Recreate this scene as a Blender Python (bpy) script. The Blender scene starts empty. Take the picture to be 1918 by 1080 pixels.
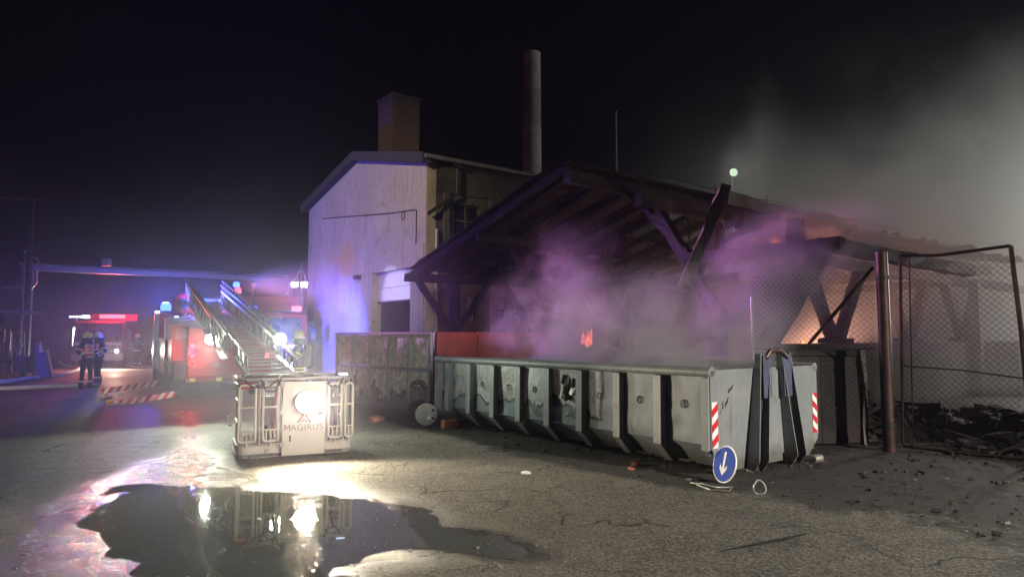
import bpy, bmesh, math, random
import numpy as np
from mathutils import Vector, Matrix, noise as mnoise

random.seed(7)
rng = np.random.default_rng(7)
S = bpy.context.scene
COL = S.collection
R = math.radians

# ------------------------------------------------------------------ camera
FPX, CX, CY, HORIZON, CAMZ = 1279.0, 959.0, 540.0, 630.0, 1.7
PITCH = math.atan((HORIZON - CY) / FPX)
cam_d = bpy.data.cameras.new('camera')
cam = bpy.data.objects.new('camera', cam_d)
COL.objects.link(cam)
cam_d.sensor_width = 36.0
cam_d.lens = 36.0 * FPX / 1918.0
cam_d.clip_start, cam_d.clip_end = 0.05, 1500.0
cam.location = (0, 0, CAMZ)
cam.rotation_euler = (math.pi / 2 + PITCH, 0, 0)
S.camera = cam

# ------------------------------------------------------------------ sky, moonlight, exposure
world = bpy.data.worlds.new('World')
S.world = world
world.use_nodes = True
wn = world.node_tree.nodes
sky = wn.new('ShaderNodeTexSky')
sky.sky_type = 'NISHITA'
sky.sun_disc = False
sky.sun_elevation = R(-4.5)
sky.sun_rotation = R(200)
sky.air_density = 1.0
wn['Background'].inputs['Strength'].default_value = 0.06
world.node_tree.links.new(sky.outputs[0], wn['Background'].inputs['Color'])
S.view_settings.view_transform = 'Standard'
S.view_settings.look = 'None'
S.view_settings.gamma = 1.0
S.view_settings.exposure = 0.0
S.view_settings.use_curve_mapping = False
S.render.engine = 'CYCLES'
S.cycles.use_denoising = True
try:
    S.cycles.denoiser = 'OPENIMAGEDENOISE'
except Exception:
    pass
S.cycles.use_adaptive_sampling = True
S.cycles.adaptive_threshold = 0.03
S.cycles.max_bounces = 5
S.cycles.diffuse_bounces = 2
S.cycles.glossy_bounces = 3
S.cycles.transmission_bounces = 3
S.cycles.transparent_max_bounces = 10
S.cycles.volume_bounces = 0
S.cycles.volume_step_rate = 1.0
S.cycles.volume_max_steps = 160
S.cycles.sample_clamp_indirect = 4.0
S.cycles.caustics_reflective = False
S.cycles.caustics_refractive = False


def lamp(name, kind, loc, power, color, target=None, angle=60, blend=0.5, radius=0.08, shape_size=None):
    d = bpy.data.lights.new(name, kind)
    d.energy = power
    d.color = color
    if kind in ('POINT', 'SPOT'):
        d.shadow_soft_size = radius
    if kind == 'SPOT':
        d.spot_size = R(angle)
        d.spot_blend = blend
    o = bpy.data.objects.new(name, d)
    COL.objects.link(o)
    o.location = loc
    if target is not None:
        o.rotation_euler = (Vector(target) - Vector(loc)).to_track_quat('-Z', 'Y').to_euler()
    return o


moon = lamp('moonlight', 'SUN', (0, 0, 40), 0.006, (0.8, 0.85, 1.0), target=(6, 14, 0))
moon.data.angle = R(0.5)

# colours of the lamps
WARM = (1.0, 0.86, 0.62)
COOL = (0.88, 1.0, 0.76)
RED = (1.0, 0.02, 0.06)
BLUE = (0.06, 0.08, 1.0)

# added lamps out of view, standing for unseen crew vehicles and masts
lamp('unseen_yard_floodlight', 'SPOT', (16.0, -4.0, 8.0), 24000, (1.0, 0.92, 0.78), target=(3.4, 6.6, 0.0), angle=38, blend=0.8, radius=0.25)
lamp('unseen_yard_floodlight', 'SPOT', (-11.0, -10.0, 4.5), 10000, (1.0, 0.90, 0.76), target=(-14.0, 20, 0.2), angle=25, blend=0.9, radius=0.25)
lamp('unseen_wall_floodlight', 'SPOT', (-13.0, 1.0, 11.0), 13500, (1.0, 0.81, 0.52), target=(-5.4, 25.8, 5.6), angle=29, blend=0.8, radius=0.25)
lamp('far_yard_floodlight', 'SPOT', (37.0, 36.0, 5.0), 19000, (1.0, 0.98, 0.88), target=(16.0, 33.0, 6.0), angle=165, blend=0.9, radius=0.3)
lamp('unseen_headlight', 'SPOT', (2.8, -8.0, 1.5), 6500, (0.94, 1.0, 0.86), target=(-3.0, 16.0, 1.5), angle=10, blend=0.8, radius=0.12)
lamp('unseen_side_floodlight', 'SPOT', (17.5, 19.5, 3.4), 1500, (1.0, 0.92, 0.84), target=(8.0, 13.0, 0.8), angle=100, blend=0.8, radius=0.2)

# ------------------------------------------------------------------ helpers


def at(px, py, depth):
    """point seen at photograph pixel (px, py) and at world distance y = depth"""
    a = (px - CX) / FPX
    b = (CY - py) / FPX
    dy = math.cos(PITCH) - b * math.sin(PITCH)
    dz = math.sin(PITCH) + b * math.cos(PITCH)
    k = depth / dy
    return Vector((a * k, depth, CAMZ + dz * k))


def ground(px, py, z=0.0):
    a = (px - CX) / FPX
    b = (CY - py) / FPX
    dy = math.cos(PITCH) - b * math.sin(PITCH)
    dz = math.sin(PITCH) + b * math.cos(PITCH)
    k = (CAMZ - z) / -dz
    return Vector((a * k, dy * k, z))


class MB:
    def __init__(self):
        self.v, self.f = [], []

    def add(self, vs, fs):
        n = len(self.v)
        self.v += [tuple(p) for p in vs]
        self.f += [tuple(i + n for i in f) for f in fs]
        return self

    def box(self, c, s, rot=None):
        c = Vector(c)
        vs = []
        for x in (-.5, .5):
            for y in (-.5, .5):
                for z in (-.5, .5):
                    p = Vector((x * s[0], y * s[1], z * s[2]))
                    if rot is not None:
                        p = rot @ p
                    vs.append(c + p)
        return self.add(vs, [(0, 1, 3, 2), (4, 6, 7, 5), (0, 4, 5, 1), (2, 3, 7, 6), (0, 2, 6, 4), (1, 5, 7, 3)])

    def span(self, a, b):
        c = [(a[i] + b[i]) / 2 for i in range(3)]
        return self.box(c, [abs(b[i] - a[i]) for i in range(3)])

    def bar(self, p0, p1, w, h, up=(0, 0, 1), jit=0.0, seg=1, sag=0.0):
        p0, p1 = Vector(p0), Vector(p1)
        d = (p1 - p0).normalized()
        upv = Vector(up)
        if abs(d.dot(upv)) > 0.98:
            upv = Vector((1, 0, 0))
        sx = d.cross(upv).normalized()
        uz = sx.cross(d).normalized()
        vs, fs = [], []
        for i in range(seg + 1):
            t = i / seg
            c = p0.lerp(p1, t) - Vector((0, 0, sag * 4 * t * (1 - t)))
            for a, b in ((-1, -1), (1, -1), (1, 1), (-1, 1)):
                j = Vector((random.uniform(-jit, jit), random.uniform(-jit, jit), random.uniform(-jit, jit)))
                vs.append(c + sx * (a * w / 2) + uz * (b * h / 2) + j)
        for i in range(seg):
            o = i * 4
            for k in range(4):
                fs.append((o + k, o + (k + 1) % 4, o + 4 + (k + 1) % 4, o + 4 + k))
        fs.append((3, 2, 1, 0))
        o = seg * 4
        fs.append((o, o + 1, o + 2, o + 3))
        return self.add(vs, fs)

    def path(self, pts, r, n=8, closed=False, caps=True):
        pts = [Vector(p) for p in pts]
        m = len(pts)
        rs = r if isinstance(r, (list, tuple)) else [r] * m
        vs, fs = [], []
        prev = None
        for i, p in enumerate(pts):
            if closed:
                d = pts[(i + 1) % m] - pts[i - 1]
            else:
                d = pts[min(i + 1, m - 1)] - pts[max(i - 1, 0)]
            if d.length < 1e-9:
                d = Vector((0, 0, 1))
            d.normalize()
            if prev is None:
                a = Vector((0, 0, 1)) if abs(d.z) < 0.9 else Vector((1, 0, 0))
                sx = d.cross(a).normalized()
            else:
                sx = (prev - d * prev.dot(d))
                if sx.length < 1e-6:
                    sx = d.orthogonal()
                sx.normalize()
            prev = sx
            sy = d.cross(sx)
            for k in range(n):
                t = 2 * math.pi * k / n
                vs.append(p + sx * (math.cos(t) * rs[i]) + sy * (math.sin(t) * rs[i]))
        last = m if closed else m - 1
        for i in range(last):
            a, b = i * n, ((i + 1) % m) * n
            for k in range(n):
                fs.append((a + k, a + (k + 1) % n, b + (k + 1) % n, b + k))
        if caps and not closed:
            fs.append(tuple(range(n - 1, -1, -1)))
            fs.append(tuple((m - 1) * n + k for k in range(n)))
        return self.add(vs, fs)

    def tube(self, p0, p1, r, n=10, r2=None):
        return self.path([p0, p1], [r, r if r2 is None else r2], n)

    def lathe(self, prof, c=(0, 0, 0), n=16, axis='z', rot=None):
        vs, fs = [], []
        c = Vector(c)
        for (r, h) in prof:
            for k in range(n):
                t = 2 * math.pi * k / n
                p = Vector((r * math.cos(t), r * math.sin(t), h))
                if axis == 'x':
                    p = Vector((p.z, p.x, p.y))
                elif axis == 'y':
                    p = Vector((p.x, p.z, p.y))
                if rot is not None:
                    p = rot @ p
                vs.append(c + p)
        for i in range(len(prof) - 1):
            a, b = i * n, (i + 1) * n
            for k in range(n):
                fs.append((a + k, a + (k + 1) % n, b + (k + 1) % n, b + k))
        fs.append(tuple(range(n - 1, -1, -1)))
        fs.append(tuple((len(prof) - 1) * n + k for k in range(n)))
        return self.add(vs, fs)

    def prism(self, poly, vec):
        vec = Vector(vec)
        n = len(poly)
        vs = [Vector(p) for p in poly] + [Vector(p) + vec for p in poly]
        fs = [tuple(range(n - 1, -1, -1)), tuple(range(n, 2 * n))]
        for k in range(n):
            fs.append((k, (k + 1) % n, n + (k + 1) % n, n + k))
        return self.add(vs, fs)

    def build(self, name, m, parent=None, bevel=0.0, smooth=False, world=False, subsurf=0):
        vs = self.v
        if world and parent is not None:
            inv = root_matrix(parent).inverted()
            vs = [tuple(inv @ Vector(p)) for p in vs]
        me = bpy.data.meshes.new(name)
        me.from_pydata([tuple(p) for p in vs], [], self.f)
        bm = bmesh.new()
        bm.from_mesh(me)
        bmesh.ops.recalc_face_normals(bm, faces=bm.faces)
        bm.to_mesh(me)
        bm.free()
        if smooth:
            for p in me.polygons:
                p.use_smooth = True
        me.materials.append(m)
        o = bpy.data.objects.new(name, me)
        COL.objects.link(o)
        if parent is not None:
            o.parent = parent
        if bevel:
            b = o.modifiers.new('bevel', 'BEVEL')
            b.width = bevel
            b.segments = 2
            b.limit_method = 'ANGLE'
        if subsurf:
            s = o.modifiers.new('sub', 'SUBSURF')
            s.levels = s.render_levels = subsurf
        if smooth:
            try:
                me.set_sharp_from_angle(angle=R(40))
            except Exception:
                pass
        return o


ROOTM = {}


def root_matrix(o):
    while o.parent is not None:
        o = o.parent
    return ROOTM.get(o.name, Matrix.Identity(4))


def thing(name, label, cat, loc=(0, 0, 0), rotz=0.0, group=None):
    o = bpy.data.objects.new(name, None)
    COL.objects.link(o)
    o.empty_display_size = 0.2
    o.location = loc
    o.rotation_euler = (0, 0, rotz)
    ROOTM[o.name] = Matrix.Translation(Vector(loc)) @ Matrix.Rotation(rotz, 4, 'Z')
    return tag(o, label, cat, group)


def tag(o, label=None, cat=None, group=None, kind=None):
    if label:
        o['label'] = label
    if cat:
        o['category'] = cat
    if group:
        o['group'] = group
    if kind:
        o['kind'] = kind
    return o


def twin(o, parent=None):
    c = o.copy()
    COL.objects.link(c)
    if parent is not None:
        c.parent = parent
    for ch in [x for x in o.children]:
        twin(ch, c)
    return c


# ------------------------------------------------------------------ materials


def sock(node, *names):
    for n in names:
        if n in node.inputs:
            return node.inputs[n]


def mk(name, col, rough=0.6, metal=0.0, vary=0.25, vscale=3.0, dirt=None, dirt_amt=0.4, dscale=1.2,
       bump=0.0, bscale=40.0, emit=None, emit_s=0.0, alpha=None, spec=0.5, stretch=None):
    m = bpy.data.materials.new(name)
    m.use_nodes = True
    nt = m.node_tree
    N, L = nt.nodes, nt.links
    b = N['Principled BSDF']
    b.inputs['Roughness'].default_value = rough
    b.inputs['Metallic'].default_value = metal
    sock(b, 'Specular IOR Level').default_value = spec
    tc = N.new('ShaderNodeTexCoord')
    mp = N.new('ShaderNodeMapping')
    L.new(tc.outputs['Object'], mp.inputs['Vector'])
    if stretch:
        mp.inputs['Scale'].default_value = stretch
    n1 = N.new('ShaderNodeTexNoise')
    n1.inputs['Scale'].default_value = vscale
    n1.inputs['Detail'].default_value = 6
    n1.inputs['Roughness'].default_value = 0.65
    L.new(mp.outputs[0], n1.inputs['Vector'])
    r1 = N.new('ShaderNodeValToRGB')
    r1.color_ramp.elements[0].position = 0.3
    r1.color_ramp.elements[1].position = 0.7
    lo = [c * (1 - vary) for c in col]
    hi = [min(1, c * (1 + vary)) for c in col]
    r1.color_ramp.elements[0].color = (*lo, 1)
    r1.color_ramp.elements[1].color = (*hi, 1)
    L.new(n1.outputs['Fac'], r1.inputs[0])
    out = r1.outputs[0]
    if dirt is not None:
        n2 = N.new('ShaderNodeTexNoise')
        n2.inputs['Scale'].default_value = dscale
        n2.inputs['Detail'].default_value = 8
        n2.inputs['Roughness'].default_value = 0.7
        n2.inputs['Distortion'].default_value = 0.6
        L.new(tc.outputs['Object'], n2.inputs['Vector'])
        r2 = N.new('ShaderNodeValToRGB')
        r2.color_ramp.elements[0].position = 0.48
        r2.color_ramp.elements[1].position = 0.68
        r2.color_ramp.elements[1].color = (dirt_amt,) * 3 + (1,)
        L.new(n2.outputs['Fac'], r2.inputs[0])
        mx = N.new('ShaderNodeMixRGB')
        mx.inputs[2].default_value = (*dirt, 1)
        L.new(r2.outputs[0], mx.inputs[0])
        L.new(out, mx.inputs[1])
        out = mx.outputs[0]
    L.new(out, b.inputs['Base Color'])
    rr = N.new('ShaderNodeMapRange')
    rr.inputs['To Min'].default_value = max(0.02, rough - 0.12)
    rr.inputs['To Max'].default_value = min(1, rough + 0.15)
    L.new(n1.outputs['Fac'], rr.inputs['Value'])
    L.new(rr.outputs[0], b.inputs['Roughness'])
    if bump:
        n3 = N.new('ShaderNodeTexNoise')
        n3.inputs['Scale'].default_value = bscale
        n3.inputs['Detail'].default_value = 5
        L.new(mp.outputs[0], n3.inputs['Vector'])
        bp = N.new('ShaderNodeBump')
        bp.inputs['Strength'].default_value = bump
        bp.inputs['Distance'].default_value = 0.02
        L.new(n3.outputs['Fac'], bp.inputs['Height'])
        L.new(bp.outputs[0], b.inputs['Normal'])
    if emit is not None:
        sock(b, 'Emission Color').default_value = (*emit, 1)
        sock(b, 'Emission Strength').default_value = emit_s
    return m


M = {}
M['grey_steel'] = mk('grey_painted_steel', (0.215, 0.225, 0.222), 0.5, 0.0, 0.2, 2.5, (0.10, 0.085, 0.06), 0.35, 1.5, 0.08, 30)
M['dark_steel'] = mk('dark_steel', (0.035, 0.036, 0.04), 0.5, 0.3, 0.3, 4, (0.06, 0.035, 0.02), 0.4, 2)
M['galv'] = mk('galvanised_steel', (0.42, 0.42, 0.43), 0.42, 0.55, 0.2, 6, (0.18, 0.12, 0.08), 0.3, 2.5)
M['alu'] = mk('ladder_aluminium', (0.34, 0.34, 0.35), 0.4, 0.4, 0.15, 6, (0.15, 0.14, 0.13), 0.3, 3)
M['white_paint'] = mk('white_paint', (0.52, 0.47, 0.40), 0.42, 0, 0.05, 3, (0.4, 0.35, 0.27), 0.2, 2.5)
M['red_paint'] = mk('fire_engine_red', (0.30, 0.008, 0.012), 0.3, 0, 0.15, 2, (0.12, 0.02, 0.02), 0.3, 1.5)
M['red_sheet'] = mk('red_sheet_metal', (0.20, 0.02, 0.03), 0.55, 0, 0.4, 1.5, (0.05, 0.02, 0.02), 0.7, 0.9, 0.1, 20)
M['black'] = mk('black_rubber', (0.02, 0.02, 0.021), 0.75, 0, 0.3, 8)
M['glass_dark'] = mk('dark_window_glass', (0.012, 0.014, 0.02), 0.08, 0, 0.2, 2)
M['reflect_glass'] = mk('blue_reflecting_glass', (0.30, 0.32, 0.62), 0.25, 0, 0.2, 2)
M['char'] = mk('charred_timber', (0.012, 0.011, 0.011), 0.72, 0, 0.6, 6, (0.04, 0.036, 0.036), 0.5, 4, 0.7, 28, stretch=(1, 1, 3), spec=0.25)
M['timber'] = mk('scorched_grey_timber', (0.17, 0.14, 0.135), 0.7, 0, 0.3, 5, (0.04, 0.03, 0.03), 0.7, 3, 0.5, 40, stretch=(4, 4, 0.8))
M['roof_under'] = mk('burnt_roof_boards', (0.016, 0.013, 0.014), 0.8, 0, 0.4, 3, (0.05, 0.024, 0.02), 0.35, 1.4, 0.5, 18, stretch=(5, 0.7, 1))
M['roof_metal'] = mk('scorched_roof_sheet', (0.14, 0.11, 0.09), 0.5, 0.3, 0.35, 2.5, (0.05, 0.03, 0.025), 0.5, 2, 0.2, 20)
M['roof_felt'] = mk('bitumen_roof_felt', (0.045, 0.045, 0.05), 0.8, 0, 0.3, 2)
M['rust'] = mk('rusty_iron', (0.075, 0.042, 0.036), 0.45, 0.5, 0.45, 7, (0.03, 0.02, 0.02), 0.6, 3, 0.3, 40)
M['wall_grey'] = mk('grey_masonry_wall', (0.22, 0.21, 0.20), 0.85, 0, 0.25, 1.5, (0.06, 0.055, 0.05), 0.6, 1.0, 0.4, 12)
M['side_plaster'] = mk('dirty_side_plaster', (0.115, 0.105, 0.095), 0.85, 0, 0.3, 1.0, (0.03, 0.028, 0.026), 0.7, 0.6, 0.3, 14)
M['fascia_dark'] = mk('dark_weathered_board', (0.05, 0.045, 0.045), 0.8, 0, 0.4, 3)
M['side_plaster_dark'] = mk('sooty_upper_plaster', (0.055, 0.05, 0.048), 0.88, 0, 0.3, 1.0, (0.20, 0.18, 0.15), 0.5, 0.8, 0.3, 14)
M['concrete'] = mk('pale_concrete', (0.42, 0.40, 0.40), 0.85, 0, 0.2, 1.2, (0.13, 0.12, 0.12), 0.5, 0.8, 0.3, 10)
M['concrete_dark'] = mk('stained_concrete_ring', (0.32, 0.30, 0.30), 0.85, 0, 0.25, 1.2, (0.08, 0.08, 0.08), 0.5, 0.8, 0.3, 10)
M['coat'] = mk('dark_turnout_cloth', (0.018, 0.019, 0.028), 0.85, 0, 0.3, 12, None, 0.3, 2, 0.4, 30)
M['skin'] = mk('skin', (0.45, 0.27, 0.19), 0.55, 0, 0.08, 8)
M['hivis'] = mk('orange_hi_vis_cloth', (0.90, 0.17, 0.05), 0.7, 0, 0.12, 8, emit=(0.75, 0.10, 0.06), emit_s=0.0)
M['hivis_pink'] = mk('pink_red_hi_vis_cloth', (0.85, 0.11, 0.13), 0.7, 0, 0.12, 8)
M['stripe_y'] = mk('yellow_reflective_tape', (0.75, 0.75, 0.18), 0.4, 0, 0.05, 8)
M['stripe_s'] = mk('silver_reflective_tape', (0.75, 0.74, 0.66), 0.4, 0, 0.05, 8)
M['helmet_y'] = mk('yellow_helmet_shell', (0.62, 0.60, 0.08), 0.3, 0, 0.05, 8)
M['helmet_w'] = mk('pale_helmet_shell', (0.62, 0.58, 0.40), 0.3, 0, 0.05, 8)
M['hose'] = mk('canvas_hose', (0.62, 0.60, 0.53), 0.75, 0, 0.12, 8, (0.25, 0.22, 0.18), 0.4, 3)
M['blue_plastic'] = mk('blue_plastic', (0.03, 0.07, 0.30), 0.45, 0, 0.15, 5)
M['blue_lit_grey'] = mk('blue_lit_grey_steel', (0.075, 0.085, 0.14), 0.5, 0.1, 0.2, 5)  # blue light on the hook beams is put into this colour
M['brick_orange'] = mk('orange_brick', (0.42, 0.15, 0.07), 0.85, 0, 0.3, 8, (0.08, 0.06, 0.05), 0.5, 5, 0.4, 40)
M['yellow'] = mk('yellow_beam_paint', (0.65, 0.45, 0.12), 0.5, 0, 0.1, 4, (0.2, 0.14, 0.06), 0.3, 3)
M['sign_blue'] = mk('blue_sign_sheeting', (0.006, 0.055, 0.50), 0.55, 0, 0.18, 6, (0.006, 0.03, 0.25), 0.4, 5, spec=0.2)
M['sign_white'] = mk('white_sign_sheeting', (0.80, 0.80, 0.80), 0.4, 0, 0.05, 6)
M['sticker_red'] = mk('red_reflective_sheeting', (0.62, 0.02, 0.035), 0.4, 0, 0.08, 6)
M['rubble'] = mk('burnt_rubble', (0.022, 0.019, 0.018), 0.8, 0, 0.6, 9, (0.10, 0.08, 0.07), 0.45, 6, 0.6, 30)
M['tin'] = mk('tin', (0.5, 0.48, 0.45), 0.35, 0.7, 0.2, 10, (0.12, 0.08, 0.05), 0.5, 8)
M['letter_red'] = mk('dark_red_lettering', (0.20, 0.035, 0.03), 0.5)
M['letter_grey'] = mk('grey_lettering', (0.16, 0.12, 0.11), 0.5)


def glow(name, col, s):
    m = bpy.data.materials.new(name)
    m.use_nodes = True
    b = m.node_tree.nodes['Principled BSDF']
    b.inputs['Base Color'].default_value = (0.02, 0.02, 0.02, 1)
    sock(b, 'Emission Color').default_value = (*col, 1)
    sock(b, 'Emission Strength').default_value = s
    return m


M['lit_warm'] = glow('lit_warm_lens', (1.0, 0.90, 0.70), 60)
M['lit_cool'] = glow('lit_cool_lens', (0.90, 1.0, 0.92), 45)
M['lit_red'] = glow('lit_red_lens', (1.0, 0.06, 0.08), 8)
M['lit_red_dim'] = glow('lit_tail_lens', (1.0, 0.05, 0.08), 7)
M['lit_blue'] = glow('lit_blue_lens', (0.04, 0.11, 1.0), 7)
M['lit_strip'] = glow('lit_strip_lens', (0.62, 0.75, 1.0), 9)
M['lit_street'] = glow('lit_street_led', (0.75, 1.0, 0.70), 2.5)


def flame_mat():
    m = bpy.data.materials.new('flame')
    m.use_nodes = True
    nt = m.node_tree
    N, L = nt.nodes, nt.links
    b = N['Principled BSDF']
    b.inputs['Base Color'].default_value = (0, 0, 0, 1)
    tc = N.new('ShaderNodeTexCoord')
    n = N.new('ShaderNodeTexNoise')
    n.inputs['Scale'].default_value = 15
    n.inputs['Detail'].default_value = 5
    L.new(tc.outputs['Object'], n.inputs['Vector'])
    r = N.new('ShaderNodeValToRGB')
    r.color_ramp.elements[0].position = 0.36
    r.color_ramp.elements[0].color = (0.55, 0.02, 0.02, 1)
    r.color_ramp.elements[1].position = 0.66
    r.color_ramp.elements[1].color = (1.0, 0.62, 0.16, 1)
    e = r.color_ramp.elements.new(0.5)
    e.color = (1.0, 0.12, 0.03, 1)
    L.new(n.outputs['Fac'], r.inputs[0])
    L.new(r.outputs[0], sock(b, 'Emission Color'))
    sock(b, 'Emission Strength').default_value = 6.0
    return m


M['flame'] = flame_mat()


def node_tools(name):
    m = bpy.data.materials.new(name)
    m.use_nodes = True
    nt = m.node_tree
    N, L = nt.nodes, nt.links

    def math_(op, a, b=None, c=None, clamp=False):
        n = N.new('ShaderNodeMath')
        n.operation = op
        n.use_clamp = clamp
        for i, x in enumerate((a, b, c)):
            if x is None:
                continue
            if isinstance(x, (int, float)):
                n.inputs[i].default_value = x
            else:
                L.new(x, n.inputs[i])
        return n.outputs[0]

    def step_(x, lo, hi):
        n = N.new('ShaderNodeMapRange')
        n.interpolation_type = 'SMOOTHSTEP'
        n.inputs['From Min'].default_value = lo
        n.inputs['From Max'].default_value = hi
        L.new(x, n.inputs['Value'])
        return n.outputs[0]

    def noise_(vec, scale, detail=5, rough=0.6, dist=0.0):
        n = N.new('ShaderNodeTexNoise')
        n.inputs['Scale'].default_value = scale
        n.inputs['Detail'].default_value = detail
        n.inputs['Roughness'].default_value = rough
        n.inputs['Distortion'].default_value = dist
        L.new(vec, n.inputs['Vector'])
        return n.outputs['Fac']

    def mix_(f, a, b):
        n = N.new('ShaderNodeMixRGB')
        for i, x in enumerate((f, a, b)):
            if isinstance(x, (int, float)):
                n.inputs[i].default_value = x
            elif isinstance(x, tuple):
                n.inputs[i].default_value = (*x, 1)
            else:
                L.new(x, n.inputs[i])
        return n.outputs[0]

    return m, N, L, math_, step_, noise_, mix_


def asphalt_mat():
    m, N, L, ma, st, no, mx = node_tools('wet_asphalt')
    b = N['Principled BSDF']
    tc = N.new('ShaderNodeTexCoord')
    P = tc.outputs['Object']
    at_w = N.new('ShaderNodeAttribute')
    at_w.attribute_name = 'wet'
    wet = at_w.outputs['Fac']
    at_s = N.new('ShaderNodeAttribute')
    at_s.attribute_name = 'soot'
    soot = at_s.outputs['Fac']
    big = no(P, 0.35, 5, 0.6, 0.3)
    mid = no(P, 2.2, 7, 0.7, 0.4)
    fine = no(P, 42, 4, 0.75)
    col = mx(st(big, 0.35, 0.68), (0.105, 0.098, 0.084), (0.145, 0.135, 0.112))
    col = mx(ma('MULTIPLY', st(mid, 0.46, 0.64), 0.75), col, (0.055, 0.050, 0.042))
    col = mx(ma('MULTIPLY', st(no(P, 0.75, 4, .55, .8), 0.53, 0.57), 0.4), col, (0.06, 0.058, 0.052))
    col = mx(ma('MULTIPLY', st(fine, 0.52, 0.60), 0.8), col, (0.24, 0.22, 0.175))
    col = mx(ma('MULTIPLY', st(fine, 0.49, 0.40), 0.85), col, (0.022, 0.02, 0.017))
    # cracks
    wob = N.new('ShaderNodeTexNoise')
    wob.inputs['Scale'].default_value = 1.6
    wob.inputs['Detail'].default_value = 4
    L.new(P, wob.inputs['Vector'])
    va = N.new('ShaderNodeVectorMath')
    va.operation = 'MULTIPLY_ADD'
    L.new(wob.outputs['Color'], va.inputs[0])
    va.inputs[1].default_value = (0.9, 0.9, 0)
    L.new(P, va.inputs[2])
    vo = N.new('ShaderNodeTexVoronoi')
    vo.feature = 'DISTANCE_TO_EDGE'
    vo.inputs['Scale'].default_value = 1.05
    L.new(va.outputs[0], vo.inputs['Vector'])
    crack = ma('MULTIPLY', st(vo.outputs['Distance'], 0.022, 0.006), st(no(P, 0.9, 4), 0.47, 0.60))
    pits = ma('MULTIPLY', st(no(P, 6.0, 7, 0.75, 1.4), 0.585, 0.64), st(no(P, 0.7, 3), 0.40, 0.58))
    dark = ma('MAXIMUM', crack, ma('MULTIPLY', pits, 0.8))
    col = mx(dark, col, (0.016, 0.015, 0.014))
    # soot and burnt dirt
    sn = no(P, 5.0, 8, 0.75, 0.5)
    sm = st(ma('ADD', soot, ma('MULTIPLY', ma('SUBTRACT', sn, 0.5), 1.1)), 0.35, 0.62)
    grit = mx(st(no(P, 38, 4, 0.7), 0.55, 0.72), (0.017, 0.014, 0.0125), (0.085, 0.065, 0.055))
    col = mx(ma('MULTIPLY', sm, 0.93), col, grit)
    # damp darkening
    wn_ = ma('ADD', wet, ma('MULTIPLY', ma('SUBTRACT', no(P, 3.0, 6, 0.7, 0.4), 0.5), 0.55), clamp=True)
    col = mx(ma('MULTIPLY', st(wn_, 0.2, 0.9), 0.55), col, (0.022, 0.022, 0.020))
    L.new(col, b.inputs['Base Color'])
    rgh = N.new('ShaderNodeMapRange')
    rgh.inputs['From Min'].default_value = 0.15
    rgh.inputs['From Max'].default_value = 0.9
    rgh.inputs['To Min'].default_value = 0.78
    rgh.inputs['To Max'].default_value = 0.22
    L.new(wn_, rgh.inputs['Value'])
    L.new(rgh.outputs[0], b.inputs['Roughness'])
    h = ma('ADD', ma('MULTIPLY', fine, 1.6), ma('MULTIPLY', no(P, 14, 4, 0.7), 1.1))
    h = ma('SUBTRACT', h, ma('MULTIPLY', dark, 0.9))
    bp = N.new('ShaderNodeBump')
    L.new(ma('SUBTRACT', 1.0, ma('MULTIPLY', wn_, .55)), bp.inputs['Strength'])
    bp.inputs['Distance'].default_value = 0.02
    L.new(h, bp.inputs['Height'])
    L.new(bp.outputs[0], b.inputs['Normal'])
    return m


def water_mat():
    m, N, L, ma, st, no, mx = node_tools('puddle_water')
    N.remove(N['Principled BSDF'])
    out = N['Material Output']
    tc = N.new('ShaderNodeTexCoord')
    P = tc.outputs['Object']
    tr = N.new('ShaderNodeBsdfTransparent')
    tr.inputs['Color'].default_value = (0.80, 0.83, 0.80, 1)
    df = N.new('ShaderNodeBsdfDiffuse')
    df.inputs['Color'].default_value = (0.135, 0.15, 0.14, 1)
    m0 = N.new('ShaderNodeMixShader')
    m0.inputs[0].default_value = 0.7
    L.new(tr.outputs[0], m0.inputs[1])
    L.new(df.outputs[0], m0.inputs[2])
    gl = N.new('ShaderNodeBsdfGlossy')
    gl.inputs['Roughness'].default_value = 0.035
    fr = N.new('ShaderNodeFresnel')
    fr.inputs['IOR'].default_value = 1.36
    bp = N.new('ShaderNodeBump')
    bp.inputs['Strength'].default_value = 0.10
    bp.inputs['Distance'].default_value = 0.01
    h = ma('ADD', ma('MULTIPLY', no(P, 2.5, 2), 0.5), ma('MULTIPLY', st(no(P, 34, 2, 0.5), 0.66, 0.74), 0.8))
    L.new(h, bp.inputs['Height'])
    L.new(bp.outputs[0], gl.inputs['Normal'])
    L.new(bp.outputs[0], fr.inputs['Normal'])
    ms = N.new('ShaderNodeMixShader')
    L.new(fr.outputs[0], ms.inputs[0])
    L.new(m0.outputs[0], ms.inputs[1])
    L.new(gl.outputs[0], ms.inputs[2])
    L.new(ms.outputs[0], out.inputs['Surface'])
    return m


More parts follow.
